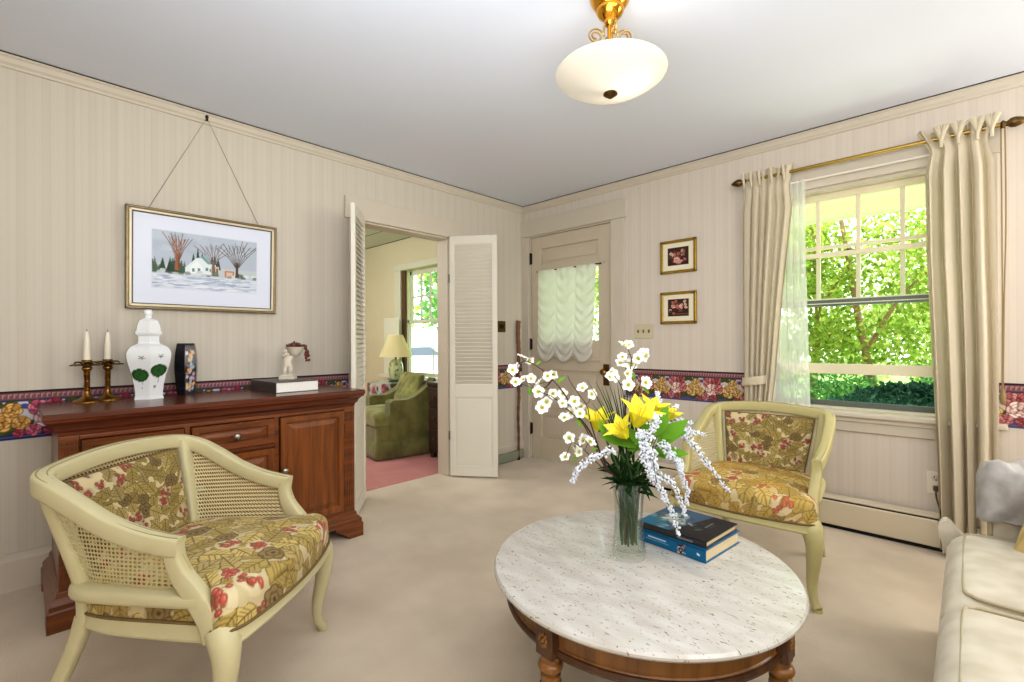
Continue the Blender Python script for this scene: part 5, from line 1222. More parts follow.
VX, VY = -0.791, 1.365
M_vg = glass('vase_glass', (250,253,251), 0.012, 0.6)
vz = thing('glass_vase', 'tall clear glass vase holding the artificial flowers on the coffee table', 'vase', (VX, VY, TZ))
outer = spline([(.0,.0),(.046,.0),(.051,.006),(.052,.02),(.0495,.05),(.046,.10),(.0445,.15),(.047,.19),(.053,.22),(.061,.242)], 5)
inner = spline([(.0585,.242),(.0505,.22),(.0445,.19),(.042,.15),(.0435,.10),(.047,.05),(.047,.028),(.0,.024)], 5)
n = 56; pr = [tuple(p) for p in outer+inner]; vs = []
for r_, z in pr:
    for k in range(n): vs.append((max(r_, 0.0004)*math.cos(2*PI*k/n), max(r_, 0.0004)*math.sin(2*PI*k/n), z))
MB().add(vs, [(i*n+k, i*n+(k+1) % n, (i+1)*n+(k+1) % n, (i+1)*n+k) for i in range(len(pr)-1) for k in range(n)]).build('vase_body', M_vg, vz, smooth=60)

D0 = 1.533
def P(u, v, d=0.0): return at(u, v, D0+d)
M_twig = mat('dark_twig', (84,58,48), 0.7, noise=(60, 0.5, (52,36,32)))
M_stemg = mat('green_stem', (70,104,48), 0.6, noise=(30, 0.5, (46,74,36)))
M_leafb = translucent('bright_leaf', (104,156,44), 0.25, rand=[(72,128,36),(122,168,58),(60,110,40)])
M_leafd = translucent('dark_leaf', (52,88,44), 0.2, rand=[(38,68,36),(64,100,50)])
M_petal = translucent('petals', (255,255,255), 0.25, attr=True)
M_bead = translucent('spray_florets', (240,243,250), 0.2)
col_white = np.array(lin((250,249,244))[:3]); col_y = np.array(lin((206,196,60))[:3]); col_g = np.array(lin((214,222,170))[:3])
def blossom_mesh():
    b = MB(); cols = []
    for k in range(5):
        a = 2*PI*k/5; nt_, nw = 5, 4
        Pg = np.zeros((nt_+1, nw+1, 3))
        for i in range(nt_+1):
            t = i/nt_; w = 0.0085*math.sin(PI*min(0.97, 0.12+0.80*t))**0.8
            for j in range(nw+1):
                s = j/nw*2-1; x = 0.002+0.0165*t-0.002*(abs(s) < 0.2)*(t > 0.95); y = s*w; z = 0.004*math.sin(t*2.2)+0.0035*s*s*t
                Pg[i, j] = (x*math.cos(a)-y*math.sin(a), x*math.sin(a)+y*math.cos(a), z)
                cols.append(col_white*(1 if t > 0.3 else 0)+(col_g if t <= 0.3 else 0))
        b.grid(Pg)
    for k in range(8):
        n0 = len(b.v); a = k*0.8; b.ball((0.0032*math.cos(a)*(k > 0), 0.0032*math.sin(a)*(k > 0), 0.0045), 0.0016, 6, 4); cols += [col_y]*(len(b.v)-n0)
    o = b.build('blossom', M_petal, None, smooth=180, rgb=np.array(cols), recalc=False); return o
proto_blossom = blossom_mesh(); used_proto = [False]
toCam = (-CF)
rb = random.Random(17)
def place(proto, used, parent, p, size=1.0, face=0.9):
    o = proto if not used[0] else proto.copy()
    if used[0]: COL.objects.link(o)
    used[0] = True
    nrm = (toCam*face+Vector((rb.gauss(0, .45), rb.gauss(0, .45), rb.gauss(0.35, .4)))).normalized()
    q = nrm.to_track_quat('Z', 'Y') @ Euler((0, 0, rb.uniform(0, 6.28))).to_quaternion()
    o.parent = parent; o.matrix_parent_inverse = parent.matrix_basis.inverted(); o.location = p; o.rotation_euler = q.to_euler(); o.scale = (size,)*3
    return o
def leafblade(L, W, bend=0.3, fold=0.15):
    Pg = np.zeros((9, 5, 3))
    for i in range(9):
        t = i/8; w = W*math.sin(PI*min(0.985, 0.04+0.96*t)**0.8)
        for j in range(5):
            s = j/2-1; Pg[i, j] = (L*t, s*w/2, -bend*L*t*t+fold*abs(s)*w)
    return Pg
def add_leaf(b, p, direction, L, W, up=None, bend=0.3, fold=0.15):
    d = Vector(direction).normalized(); u = Vector(up) if up is not None else (toCam*0.7+Vector((0, 0, 0.7)))
    s = u.cross(d).normalized(); n_ = d.cross(s)
    M = Matrix((d, s, n_)).transposed()
    b.grid(np.array([[Vector(p)+M @ Vector(q) for q in row] for row in leafblade(L, W, bend, fold)]))
vpt = lambda k, z: Vector((VX+0.024*math.cos(k*2.4), VY+0.024*math.sin(k*2.4), TZ+z))
zoomB = lambda x, y, d=0.0: P(495+x/4.547, 330+y/4.547, d)
kcount = [0]
def branch(label, path, blossoms, leaves, twigs, name='blossom_branch', d=0.0, th=0.0028):
    r = thing(name, label, 'flower stem', (VX, VY, TZ), 0, 'artificial flowers in the glass vase'); kcount[0] += 1; k = kcount[0]
    mouth = Vector((VX+0.032*math.cos(k*2.1), VY+0.032*math.sin(k*2.1), TZ+0.236)); n_ = len(path)
    pts = [vpt(k, 0.045), vpt(k, 0.12), mouth]+[zoomB(x, y, d*(i+1)/n_) for i, (x, y) in enumerate(path)]
    sp = [Vector(q) for q in spline(pts, 6)]; m = len(sp)
    b = MB().tube(sp, [th*(1.1-0.75*i/(m-1)) for i in range(m)], 7)
    def nearest(q): return min(sp[8:], key=lambda s: (s-q).length)
    for tw in twigs: 
        q = [Vector(s) for s in spline([nearest(zoomB(*tw[0], d*0.7))]+[zoomB(x, y, d*0.8+0.02) for x, y in tw], 5)]; b.tube(q, [th*(0.6-0.3*i/(len(q)-1)) for i in range(len(q))], 6); sp += q
    pos = []
    for (x, y) in blossoms:
        q = zoomB(x, y, d*0.85+rb.uniform(-.03, .03)); s = nearest(q); pos.append(q); b.tube([s, s.lerp(q, .5)+Vector((0, 0, .003)), q], 0.0011, 5)
    hang(b.build('stem', M_twig, smooth=60), r)
    for q in pos: place(proto_blossom, used_proto, r, q, rb.uniform(0.9, 1.25))
    for (x, y, a, L) in leaves:
        lb = MB(); dr_ = CR*math.cos(a)+CU*math.sin(a); add_leaf(lb, zoomB(x, y, d*0.8), dr_, L, L*0.45); hang(lb.build('leaf', M_leafb, smooth=180, recalc=False), r)
    return r
branch('long white blossom branch arching towards the walking stick', [(505,600),(430,460),(375,385),(300,270),(225,190),(165,150),(130,140)],
    [(120,125),(157,136),(103,175),(78,182),(92,238),(130,226),(163,222),(200,245),(240,209),(270,200),(262,290),(308,290),(222,186)], [(150,265,-1.2,.03),(285,240,0.8,.032),(190,160,1.0,.022)], [(215,270),(170,255)], d=0.10, th=0.0042) if False else None
branch('long white blossom branch arching out towards the walking stick', [(505,600),(430,460),(375,385),(300,270),(225,190),(165,150),(130,140)],
    [(120,125),(157,136),(103,175),(78,182),(92,238),(130,226),(163,222),(200,245),(240,209),(270,200),(262,290),(308,290)], [(150,262,-1.2,.03),(285,240,0.8,.032),(190,160,1.0,.022)], [[(230,260),(190,275)]], d=0.10, th=0.0042)
branch('white blossom branch just below the longest blossom branch', [(500,620),(440,500),(395,420),(345,375),(270,310),(215,285)],
    [(195,280),(305,335),(362,325),(390,345),(345,375),(315,400),(235,325),(215,350),(385,380)], [(390,440,1.9,.03),(330,340,0.6,.025)], [], d=-0.02, th=0.0036)
branch('short leaning blossom twig with two high white flowers and bare tip', [(520,640),(440,440),(420,350),(380,290),(345,240),(330,207)], [(398,265),(438,292)], [], [[(425,330),(435,300)]], d=0.05)
branch('low drooping white blossom twig above the spray of florets', [(520,650),(450,590),(400,540),(350,510)], [(337,490),(355,545),(320,580),(375,522),(405,500),(430,510),(385,555)], [(380,580,3.4,.024),(440,545,0.4,.02)], [], d=-0.06)
branch('upright white blossom branch rising towards the light switch', [(560,600),(580,450),(600,320),(612,200),(620,130),(600,80)], [(585,72),(607,70),(580,125),(567,152),(618,157),(648,130),(600,198)], [(620,190,-0.9,.03),(635,440,-0.7,.03)], [[(640,120),(675,108)]], d=0.06, th=0.0034)
branch('upright white blossom branch with side flowers before the rose border', [(580,600),(590,430),(585,300),(560,230),(530,205)], [(528,195),(520,216),(540,214),(683,240),(676,108),(668,122),(690,118),(605,250)], [(700,290,2.2,.03)], [[(640,300),(683,240)],[(600,230),(650,140),(676,108)]], d=0.03)
# yellow lilies
def lily(label, path, head, size, dirn, leaves):
    r = thing('lily_stem', label, 'flower stem', (VX, VY, TZ), 0, 'artificial flowers in the glass vase'); kcount[0] += 1; k = kcount[0]
    hd = zoomB(*head)
    mouth = Vector((VX+0.026*math.cos(k*1.7), VY+0.026*math.sin(k*1.7), TZ+0.236))
    pts = [vpt(k, 0.04), vpt(k, 0.12), mouth]+[zoomB(*q) for q in path]+[hd]
    sp = spline(pts, 5); hang(MB().tube([tuple(q) for q in sp], 0.0032, 7).build('stem', M_stemg, smooth=60), r)
    dv_ = (CR*dirn[0]+CU*dirn[1]+toCam*dirn[2]).normalized(); q0 = dv_.to_track_quat('Z', 'Y').to_matrix()
    b = MB(); cols = []
    for kk in range(6):
        a = kk*PI/3+0.3; big = 1.0 if kk % 2 else 0.9
        Pg = np.zeros((11, 7, 3))
        for i in range(11):
            t = i/10; w = 0.52*size*big*math.sin(PI*min(0.985, 0.06+0.94*t)**0.9); rad = size*(0.10+0.50*t**1.5+0.25*max(0, t-0.6)); z = size*(0.95*t-0.55*max(0, t-0.55)**1.2)
            for j in range(7):
                s = j/3-1; x, y = rad, s*w/2
                v = q0 @ Vector((x*math.cos(a)-y*math.sin(a), x*math.sin(a)+y*math.cos(a), z+0.05*size*abs(s))); Pg[i, j] = hd+v
                c = np.array(lin((248,238,60))[:3])*(1-0.15*abs(s)); e = np.array(lin((250,244,130))[:3]); cols.append(c*(1-t*0.3)+e*t*0.3)
        b.grid(Pg)
    hang(b.build('petals', M_petal, smooth=180, rgb=np.array(cols), recalc=False), r)
    st_ = MB(); 
    for kk in range(5):
        a = kk*1.257; v = q0 @ Vector((size*0.12*math.cos(a), size*0.12*math.sin(a), size*0.75)); st_.tube([hd+q0 @ Vector((0, 0, size*0.1)), hd+v*0.7, hd+v], 0.0012, 5).ball(hd+v, 0.0028, 6, 4)
    hang(st_.build('stamens', mat('stamen_orange', (226,186,60), 0.6) if 'stamen_orange' not in bpy.data.materials else bpy.data.materials['stamen_orange'], smooth=60), r)
    for (x, y, a, L, W) in leaves:
        lb = MB(); add_leaf(lb, zoomB(x, y, -0.03), CR*math.cos(a)+CU*math.sin(a), L, W, bend=rb.uniform(-.1, .3)); hang(lb.build('leaf', M_leafb, smooth=180, recalc=False), r)
lily('large open yellow lily at the middle of the bouquet', [(600,560),(640,480)], (640,440,-0.05), 0.100, (0.15, 0.75, 0.35), [(640,530,2.75,.095,.040),(690,470,1.85,.115,.042),(660,520,2.3,.08,.036),(640,540,0.3,.06,.03)])
lily('yellow lily leaning low beside the largest lily', [(580,580),(590,510)], (600,490,-0.06), 0.078, (-0.55, 0.70, 0.25), [(600,545,0.2,.06,.026),(585,520,2.85,.085,.034)])
lily('tall yellow lily behind the largest lily', [(620,520),(680,420)], (700,400,0.03), 0.082, (0.25, 0.9, 0.2), [(745,520,0.75,.125,.055),(725,480,1.15,.105,.048)])
lily('yellow lily among the grasses and twig tips', [(540,580),(490,470)], (470,460,0.04), 0.085, (-0.1, 0.9, 0.25), [(500,480,1.9,.055,.022)])
lily('small yellow lily beyond the big bright leaves', [(680,540),(760,420)], (785,410,0.04), 0.055, (0.35, 0.8, 0.3), [(715,560,-0.02,.115,.05),(740,540,-0.5,.09,.042),(760,490,0.35,.085,.04)])
# drooping sprays of tiny white florets
def spray(label, path, d0=-0.05, d1=-0.08, dens=1.0):
    r = thing('floret_spray', label, 'flower stem', (VX, VY, TZ), 0, 'artificial flowers in the glass vase'); kcount[0] += 1; k = kcount[0]
    mouth = Vector((VX+0.034*math.cos(k*2.7), VY+0.034*math.sin(k*2.7), TZ+0.237)); n_ = len(path)
    pts = [vpt(k, 0.05), vpt(k, 0.13), mouth]+[zoomB(x, y, d0+(d1-d0)*i/(n_-1)) for i, (x, y) in enumerate(path)]
    sp = [Vector(q) for q in spline(pts, 8)]; hang(MB().tube(sp, [0.0022-0.0012*i/(len(sp)-1) for i in range(len(sp))], 6).build('stem', M_stemg, smooth=60), r)
    vis = sp[3*8+2:]; b = MB(); cnt = int(len(vis)*5.2*dens)
    for i in range(cnt):
        t = i/cnt; q = vis[min(len(vis)-1, int(t*len(vis)))]; w = 0.0160*(1-0.55*t)
        v = Vector((rb.gauss(0, 1), rb.gauss(0, 1), rb.gauss(0, 1))).normalized()*w*rb.uniform(.35, 1.15); b.ball(q+v, rb.uniform(.0032, .0050)*(1-0.25*t), 6, 4)
    hang(b.build('florets', M_bead, smooth=180, recalc=False), r)
spray('white floret spray drooping low towards the chair by the sideboard', [(560,560),(480,565),(420,595),(375,640),(352,690)], -0.08, -0.12)
spray('white floret spray hanging down before the big lily', [(690,480),(735,400),(712,470),(690,540),(690,610),(712,680)], -0.10, -0.13)
spray('white floret spray drooping onto the picture book', [(720,560),(700,620),(740,660),(810,700),(850,790),(862,835)], -0.08, -0.10)
spray('white floret spray trailing furthest onto the book spine', [(690,560),(720,600),(735,690),(770,760),(810,840),(836,930)], -0.11, -0.14)
spray('white floret spray arching out over the armchair seat', [(780,500),(850,470),(900,520),(950,590),(990,640),(1060,730)], 0.02, 0.05)
spray('white floret spray reaching straight across the armchair back', [(780,480),(840,450),(890,462),(950,474)], 0.03, 0.08)
spray('white floret spray rising past the bright green leaves', [(720,500),(790,420),(840,410),(895,425)], 0.05, 0.10, 0.8)
spray('white floret spray standing tall beyond the lilies', [(700,480),(740,360),(742,310),(738,285)], 0.08, 0.12, 0.8)
spray('white floret spray hanging between the two lowest sprays', [(780,560),(830,590),(850,650),(870,720),(875,790)], -0.02, -0.03)
spray('white floret spray curling up beside the bright leaves', [(740,480),(800,390),(825,345)], 0.04, 0.06, 0.8)
spray('short white floret spray tucked under the bright green leaves', [(740,520),(790,560),(830,600),(845,640)], -0.06, -0.09, 1.1)
spray('short white floret spray beside the hanging spray before the big lily', [(690,500),(660,470),(672,520),(668,590)], -0.09, -0.12, 1.0)
# grasses and dark foliage collar
gr = thing('grass_sprig', 'tuft of dark green grass blades rising in the bouquet', 'flower stem', (VX, VY, TZ), 0, 'artificial flowers in the glass vase')
tips = [(418,222),(460,235),(485,262),(500,255),(520,245),(540,265),(556,240),(570,262),(590,255),(615,262),(640,225),(655,250),(665,215),(440,330),(470,300),(690,300)]
for i, (x, y) in enumerate(tips):
    b = MB(); base = vpt(i, 0.235)*1; mid = zoomB((x+585)/2+10, (y+620)/2-20, rb.uniform(-.02, .06)); tip = zoomB(x, y, rb.uniform(0, .09))
    sp = [Vector(q) for q in spline([vpt(i, 0.06), base, mid, tip], 8)]; m = len(sp); Pg = np.zeros((m, 3, 3))
    for j, q in enumerate(sp):
        w = 0.0028*math.sin(PI*min(.98, .15+.85*j/m)); 
        for s in range(3): Pg[j, s] = q+CR*w*(s-1)+toCam*0.001*(s == 1)
    b.grid(Pg); hang(b.build('blade', M_leafd, smooth=180, recalc=False), gr)
fo = thing('leaf_sprig', 'dark green leafy sprig bushing over the vase rim', 'flower stem', (VX, VY, TZ), 0, 'artificial flowers in the glass vase')
hang(MB().tube([vpt(2, .05), vpt(2, .15), vpt(2, .26)], 0.003, 6).tube([vpt(4, .04), vpt(4, .2), vpt(4, .27)], 0.003, 6).build('stem', M_stemg, smooth=60), fo)
for i in range(62):
    a = rb.uniform(0, 6.28); q = Vector((VX+0.03*math.cos(a), VY+0.03*math.sin(a), TZ+rb.uniform(.20, .29))); dv_ = Vector((math.cos(a)*rb.uniform(.3, 1), math.sin(a)*rb.uniform(.3, 1), rb.uniform(-.25, 1.0)))
    lb = MB(); add_leaf(lb, q, dv_, rb.uniform(.05, .085), rb.uniform(.018, .028), up=(rb.gauss(0, .5), rb.gauss(0, .5), 1), bend=rb.uniform(.1, .5)); hang(lb.build('leaf', M_leafd, smooth=180, recalc=False), fo)
# a few long stems and leaves standing in the water-clear vase
for i in range(7):
    lb = MB(); a = i*0.9; q = Vector((VX+0.018*math.cos(a), VY+0.018*math.sin(a), TZ+rb.uniform(.07, .12))); add_leaf(lb, q, (0.15*math.cos(a), 0.15*math.sin(a), 1), rb.uniform(.09, .13), 0.014, up=(math.cos(a), math.sin(a), 0.1), bend=0.0); hang(lb.build('leaf', M_leafd, smooth=180, recalc=False), fo)

# ------------------------------------------------------------------ things in the other room
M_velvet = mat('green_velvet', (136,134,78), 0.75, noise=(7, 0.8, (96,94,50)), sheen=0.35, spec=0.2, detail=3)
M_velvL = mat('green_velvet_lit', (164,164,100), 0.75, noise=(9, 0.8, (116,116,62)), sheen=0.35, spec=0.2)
ag = thing('velvet_armchair', 'green velvet skirted armchair seen through the doorway on the pink carpet', 'armchair', (-4.008, 2.345, 0.004), math.radians(-9.5))
# local: chair's own corner at origin, x negative across the front, y back
W, Dp = 0.68, 0.62
MB().box((-W+0.004, 0.002, 0.10), (-0.004, Dp-0.02, 0.33)).build('seat_base', M_velvet, ag, smooth=0, bevel=0.02)
def arm(x0, x1):
    pr = spline([(0.13,.17),(0.13,.50),(0.142,.545),(0.17,.56),(0.24,.557),(0.33,.562),(0.42,.60),(0.50,.66),(0.57,.71),(0.62,.72),(0.62,.17)], 4); k = len(pr)
    return MB().add([(x0, y, z) for y, z in pr]+[(x1, y, z) for y, z in pr], [(i, (i+1) % k, k+(i+1) % k, k+i) for i in range(k)]+[tuple(range(k-1, -1, -1)), tuple(range(k, 2*k))]).build('arm', M_velvet, ag, smooth=30, bevel=0.022, seg=4)
arm(-0.13, 0.0); arm(-W, -W+0.13)
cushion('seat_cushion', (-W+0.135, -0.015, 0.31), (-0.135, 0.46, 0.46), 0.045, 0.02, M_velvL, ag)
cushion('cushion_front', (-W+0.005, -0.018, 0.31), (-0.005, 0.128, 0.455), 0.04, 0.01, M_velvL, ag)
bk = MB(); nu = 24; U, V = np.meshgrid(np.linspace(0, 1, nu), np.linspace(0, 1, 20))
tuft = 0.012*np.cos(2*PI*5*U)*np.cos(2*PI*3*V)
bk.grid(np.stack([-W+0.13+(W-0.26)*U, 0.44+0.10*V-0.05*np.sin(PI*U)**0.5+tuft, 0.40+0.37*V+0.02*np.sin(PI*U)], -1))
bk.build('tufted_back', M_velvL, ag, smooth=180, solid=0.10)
b = MB(); Pg = []; 
path = [(-W, 0.0), (0.0, 0.0), (0.0, Dp)]; L1 = W; L2 = Dp; N1 = 90
for j, z in enumerate((0.012, 0.09, 0.172)):
    row = []
    for i in range(N1):
        s = (L1+L2)*i/(N1-1); pl_ = 0.004*math.sin(s*95)*(1-j*0.5)
        row.append((-W+s, -0.006-pl_-0.006*(2-j), z) if s < L1 else (0.006+pl_+0.006*(2-j), s-L1, z))
    Pg.append(row)
b.grid(np.array(Pg)); b.build('skirt', M_velvet, ag, smooth=60, solid=0.006)
MB().tube([(-W, -0.004, 0.172), (0.004, -0.004, 0.172), (0.004, Dp, 0.172)], 0.006, 7).build('welt', M_velvet, ag)
# little round table under a floral cloth, with a lamp
S = Sheet(500, 160, (196,196,190)); rr = random.Random(6)
for k in range(260):
    x, y = rr.uniform(0, 500), rr.uniform(30, 160); rose(S, x, y, rr.uniform(6, 11), rr.choice(([(170,84,90),(204,134,134),(120,50,60)], [(214,170,150),(232,204,190),(170,120,110)], [(96,72,70),(140,100,90),(70,50,50)])), rr.random()*6)
    S.poly(leafpts(x+12, y+4, 14, 7, rr.uniform(0, 6)), (74,90,62))
for k in range(30): S.ell(rr.uniform(0, 500), rr.uniform(0, 34), 12, 5, (170,176,182), 0, .7)
tx, ty = -4.93, 3.075; zt = 0.650
tt = thing('side_table', 'small round table under a floral cloth behind the green armchair', 'table', (tx, ty, 0.004))
MB().lathe([(0.26, zt-0.03), (0.26, zt-0.008), (0, zt-0.008)], 40).build('tabletop', M_twood, tt)
MB().lathe([(0.16, 0), (0.15, 0.02), (0.035, 0.05), (0.03, zt-0.03)], 24).build('pedestal', M_twoodD, tt, smooth=40)
nu, nv = 180, 60; U, V = np.meshgrid(np.linspace(0, 1, nu), np.linspace(0, 1, nv)); Rr = np.where(V > 0.75, 0.27*(1-V)/0.25, 0.27+0.02*np.clip((0.75-V)/0.75, 0, 1)*(1+0.6*np.sin(2*PI*14*U))); Zz = np.where(V > 0.75, zt, zt-0.62*np.clip((0.75-V)/0.75, 0, 1))
tc = MB().grid(np.stack([Rr*np.cos(2*PI*U), Rr*np.sin(2*PI*U), Zz-0.003*(V > .75)*0], -1)).build('tablecloth', M_paint, None, smooth=60, rgb=S.sample(U, V).reshape(-1, 3), M=Matrix.Translation((tx, ty, 0.006)))
tag(tc, 'grey and rose floral tablecloth draped on the small round table', 'tablecloth')
lx, ly = -4.861, 3.095; lz = zt+0.008
lp = thing('table_lamp', 'green glass table lamp with cream shade on the floral cloth', 'lamp', (lx, ly, lz))
MB().lathe([(0.085, 0), (0.085, 0.012), (0.07, 0.022), (0.06, 0.03)], 28).build('base', mat('dark_green_base', (36,74,56), 0.3), lp, smooth=40)
S = Sheet(200, 120, (196,206,158)); rr = random.Random(3)
for k in range(7):
    x = 10+k*28; S.line([(x, 110), (x+6, 40)], 2.5, (98,110,60)); 
    for q in range(4): S.poly(leafpts(x+rr.uniform(-8, 12), 35+q*20, 18, 7, rr.uniform(0, 3)), (110,112,70))
    S.ell(x+6, 36, 6, 5, (214,190,150))
pr = np.array([p for p in spline([(.055,.03),(.078,.08),(.086,.15),(.075,.225),(.05,.255),(.03,.265)], 6)]); nu = 60; A = np.linspace(0, 2*PI, nu)
MB().grid(np.stack([pr[:, :1]*np.cos(A), pr[:, :1]*np.sin(A), np.repeat(pr[:, 1:], nu, 1)], -1)).build('lamp_body', mat('painted_green_glass', None, 0.15, attr=True, coat=0.4), lp, smooth=60, rgb=S.sample(np.tile(np.linspace(0, 1, nu), (len(pr), 1)), np.tile(np.linspace(0, 1, len(pr))[:, None], (1, nu))).reshape(-1, 3))
MB().lathe([(0.012, 0.26), (0.012, 0.34), (0.02, 0.35), (0.012, 0.37)], 14).build('stem', M_brass, lp, smooth=40)
n = 48; vs = []
for r_, z in ((0.19, 0.295), (0.188, 0.30), (0.085, 0.548), (0.083, 0.552)):
    for k in range(n): vs.append((r_*math.cos(2*PI*k/n), r_*math.sin(2*PI*k/n), z))
MB().add(vs, [(i*n+k, i*n+(k+1) % n, (i+1)*n+(k+1) % n, (i+1)*n+k) for i in range(3) for k in range(n)]).build('lamp_shade', translucent('cream_shade', (250,238,196), 0.35), lp, smooth=60)
# chest beside the armchair, white board behind the lamp
cs = thing('dark_chest', 'dark wooden chest of drawers just inside the doorway beside the green armchair', 'chest', (-3.6, 2.95, 0.004))
M_dk = wood('dark_oak', (70,48,38), (44,30,24), 0.4, 0)
hang(MB().box((-3.80, 2.79, 0.06), (-3.32, 3.30, 0.70)).build('carcass', M_dk, smooth=0, bevel=0.006), cs)
hang(MB().box((-3.82, 2.775, 0.70), (-3.31, 3.31, 0.735)).build('top', M_dk, smooth=0, bevel=0.008), cs)
for z in (0.10, 0.30, 0.50):
    d_ = hang(MB().box((-3.79, 2.778, z), (-3.33, 2.792, z+0.18)).build('drawer', M_dk, smooth=0, bevel=0.004), cs); kk = MB()
    for x in (-3.70, -3.42): kk.ball((x, 2.772, z+0.09), 0.014, 10, 6)
    k_ = kk.build('knob', M_abrass, smooth=60); k_.parent = d_
for x in (-3.79, -3.37):
    for y in (2.80, 3.25): hang(MB().box((x, y, 0.004), (x+0.045, y+0.045, 0.06)).build('leg', M_dk, smooth=0), cs)
wbd = MB().box((-5.46, 3.30, 0.72), (-5.12, 3.315, 1.43)).build('window_board', mat('white_board', (232,234,214), 0.6), smooth=0, bevel=0.004)
tag(wbd, 'pale board standing against the window frame behind the lamp', 'board')
wbs = struct(MB().box((-5.52, 3.24, 0.68), (-4.14, 3.378, 0.715)).build('trim_window_ledge', M_pwhite, smooth=0, bevel=0.004))
bc = MB()
for i in range(58): bc.ball((-4.50, 3.37, 0.76+i*0.0115), 0.0065, 8, 5)
tag(bc.build('bead_chain', M_white, smooth=80), 'white bead chain hanging in front of the other room\'s window', 'chain')
# corner bracket on the ceiling
cbk = thing('ceiling_bracket', 'small dark metal fixture on the other room\'s ceiling', 'fixture', (-4.9, 2.55, ZC))
bp_ = Z_ = None
hang(MB().box((-4.98, 2.50, 2.37), (-4.82, 2.58, 2.40)).tube([(-4.95, 2.54, 2.40), (-4.95, 2.54, 2.431)], 0.008, 8).tube([(-4.85, 2.54, 2.40), (-4.85, 2.54, 2.431)], 0.008, 8).build('bracket_arm', mat('dark_green_metal', (52,70,58), 0.5), smooth=30), cbk)

# ------------------------------------------------------------------ outdoors
GZ = -0.45
M_grass = mat('lawn', (112,150,70), 0.95, noise=(1.2, 0.7, (80,118,50)))
struct(MB().box((-40, YB+0.16, GZ-0.2), (30, 45, GZ)).build('ground', M_grass, smooth=0))
M_soff = mat('porch_soffit', (244,238,214), 0.7)
pcg = struct(MB().box((-2.9, YB+0.145, 2.44), (3.0, 5.75, 2.50)).box((-2.9, 5.45, 2.30), (3.0, 5.60, 2.44)).box((-2.9, 4.6, 2.425), (3.0, 4.612, 2.44)).build('porch_ceiling', M_soff, smooth=0))
struct(MB().box((-6.5, YB+0.145, 2.62), (3.5, 6.0, 2.74)).box((-3.25, YB-0.0, 2.56), (-2.9, 5.9, 2.70)).build('sun_block_eave', M_white, smooth=0))  # unseen eave added to keep the sun out of the windows
M_fol = translucent('garden_leaves', (168,206,80), 0.5, rand=[(140,164,72),(204,208,120),(166,182,86),(118,146,66)])
M_fol2 = translucent('deep_green_leaves', (104,156,90), 0.4, rand=[(78,130,80),(130,178,110),(92,144,74)])  # deeper, cooler green leaf mix
M_fol3 = translucent('pale_leaves', (216,230,140), 0.55, rand=[(190,208,130),(224,230,184),(176,198,120)])
M_bark = mat('pale_bark', (176,142,112), 0.85, noise=(14, 0.6, (130,102,78)))
RN = np.random.default_rng(5)
def leaf_cloud(cens, n, size, spread):
    """n pointed leaves scattered round the given centres"""
    cens = np.array(cens, float); k = RN.integers(0, len(cens), n); q = RN.normal(size=(n, 3)); q /= np.linalg.norm(q, axis=1, keepdims=True)
    c = cens[k]+q*np.array(spread)*RN.uniform(0.25, 1, (n, 1))**0.6
    d = RN.normal(size=(n, 3))+np.array((0, 0, -0.35)); d /= np.linalg.norm(d, axis=1, keepdims=True)
    s = np.cross(d, RN.normal(size=(n, 3))); s /= np.linalg.norm(s, axis=1, keepdims=True); L = size*RN.uniform(0.7, 1.3, (n, 1))
    v = np.stack([c, c+d*L*0.5+s*L*0.24, c+d*L, c+d*L*0.5-s*L*0.24], 1).reshape(-1, 3)
    b = MB(); b.v = [tuple(p) for p in v.tolist()]; b.f = [(4*i, 4*i+1, 4*i+2, 4*i+3) for i in range(n)]; return b
def shrub(name, cat, label, x, y, trunks, cens, n, size, spread, m, group=None):
    r = thing(name, label, cat, (x, y, GZ), 0, group)
    if trunks:
        b = MB()
        for pts, r0 in trunks:
            sp = spline(pts, 6); b.tube([(p[0]+x, p[1]+y, p[2]+GZ) for p in sp], [r0*(1-0.6*i/(len(sp)-1)) for i in range(len(sp))], 8)
        hang(b.build('trunk', M_bark, smooth=60), r)
    hang(leaf_cloud([(a+x, b_+y, c+GZ) for a, b_, c in cens], n, size, spread).build('foliage', m, smooth=0, recalc=False), r)
def cens(n, w, d, z0, z1, seed):
    q = random.Random(seed); return [(q.uniform(-w, w), q.uniform(-d, d), q.uniform(z0, z1)) for _ in range(n)]
shrub('garden_tree', 'tree', 'slender tree with a pale leaning trunk in the middle of the front window', -0.75, 6.5, [([(.10,0,0),(.02,0,.9),(-.12,.02,1.7),(-.22,.05,2.4),(-.3,0,3.0)], .050), ([(-.06,0,1.45),(.2,.1,2.0),(.55,0,2.4)], .026)], cens(22, 1.1, .6, 1.5, 3.2, 1), 5600, .075, (.55,.5,.35), M_fol)
shrub('garden_tree', 'tree', 'slender tree with a brown upright trunk beside the leaning trunk outside', -1.35, 6.8, [([(0,0,0),(-.03,0,1),(.02,.02,2),(-.05,0,3.0)], .058), ([(0,0,1.6),(-.35,0,2.2),(-.6,0,2.6)], .028), ([(0,0,1.9),(.3,0,2.4)], .022)], cens(20, 1.0, .6, 1.5, 3.2, 2), 5200, .075, (.5,.5,.35), M_fol)
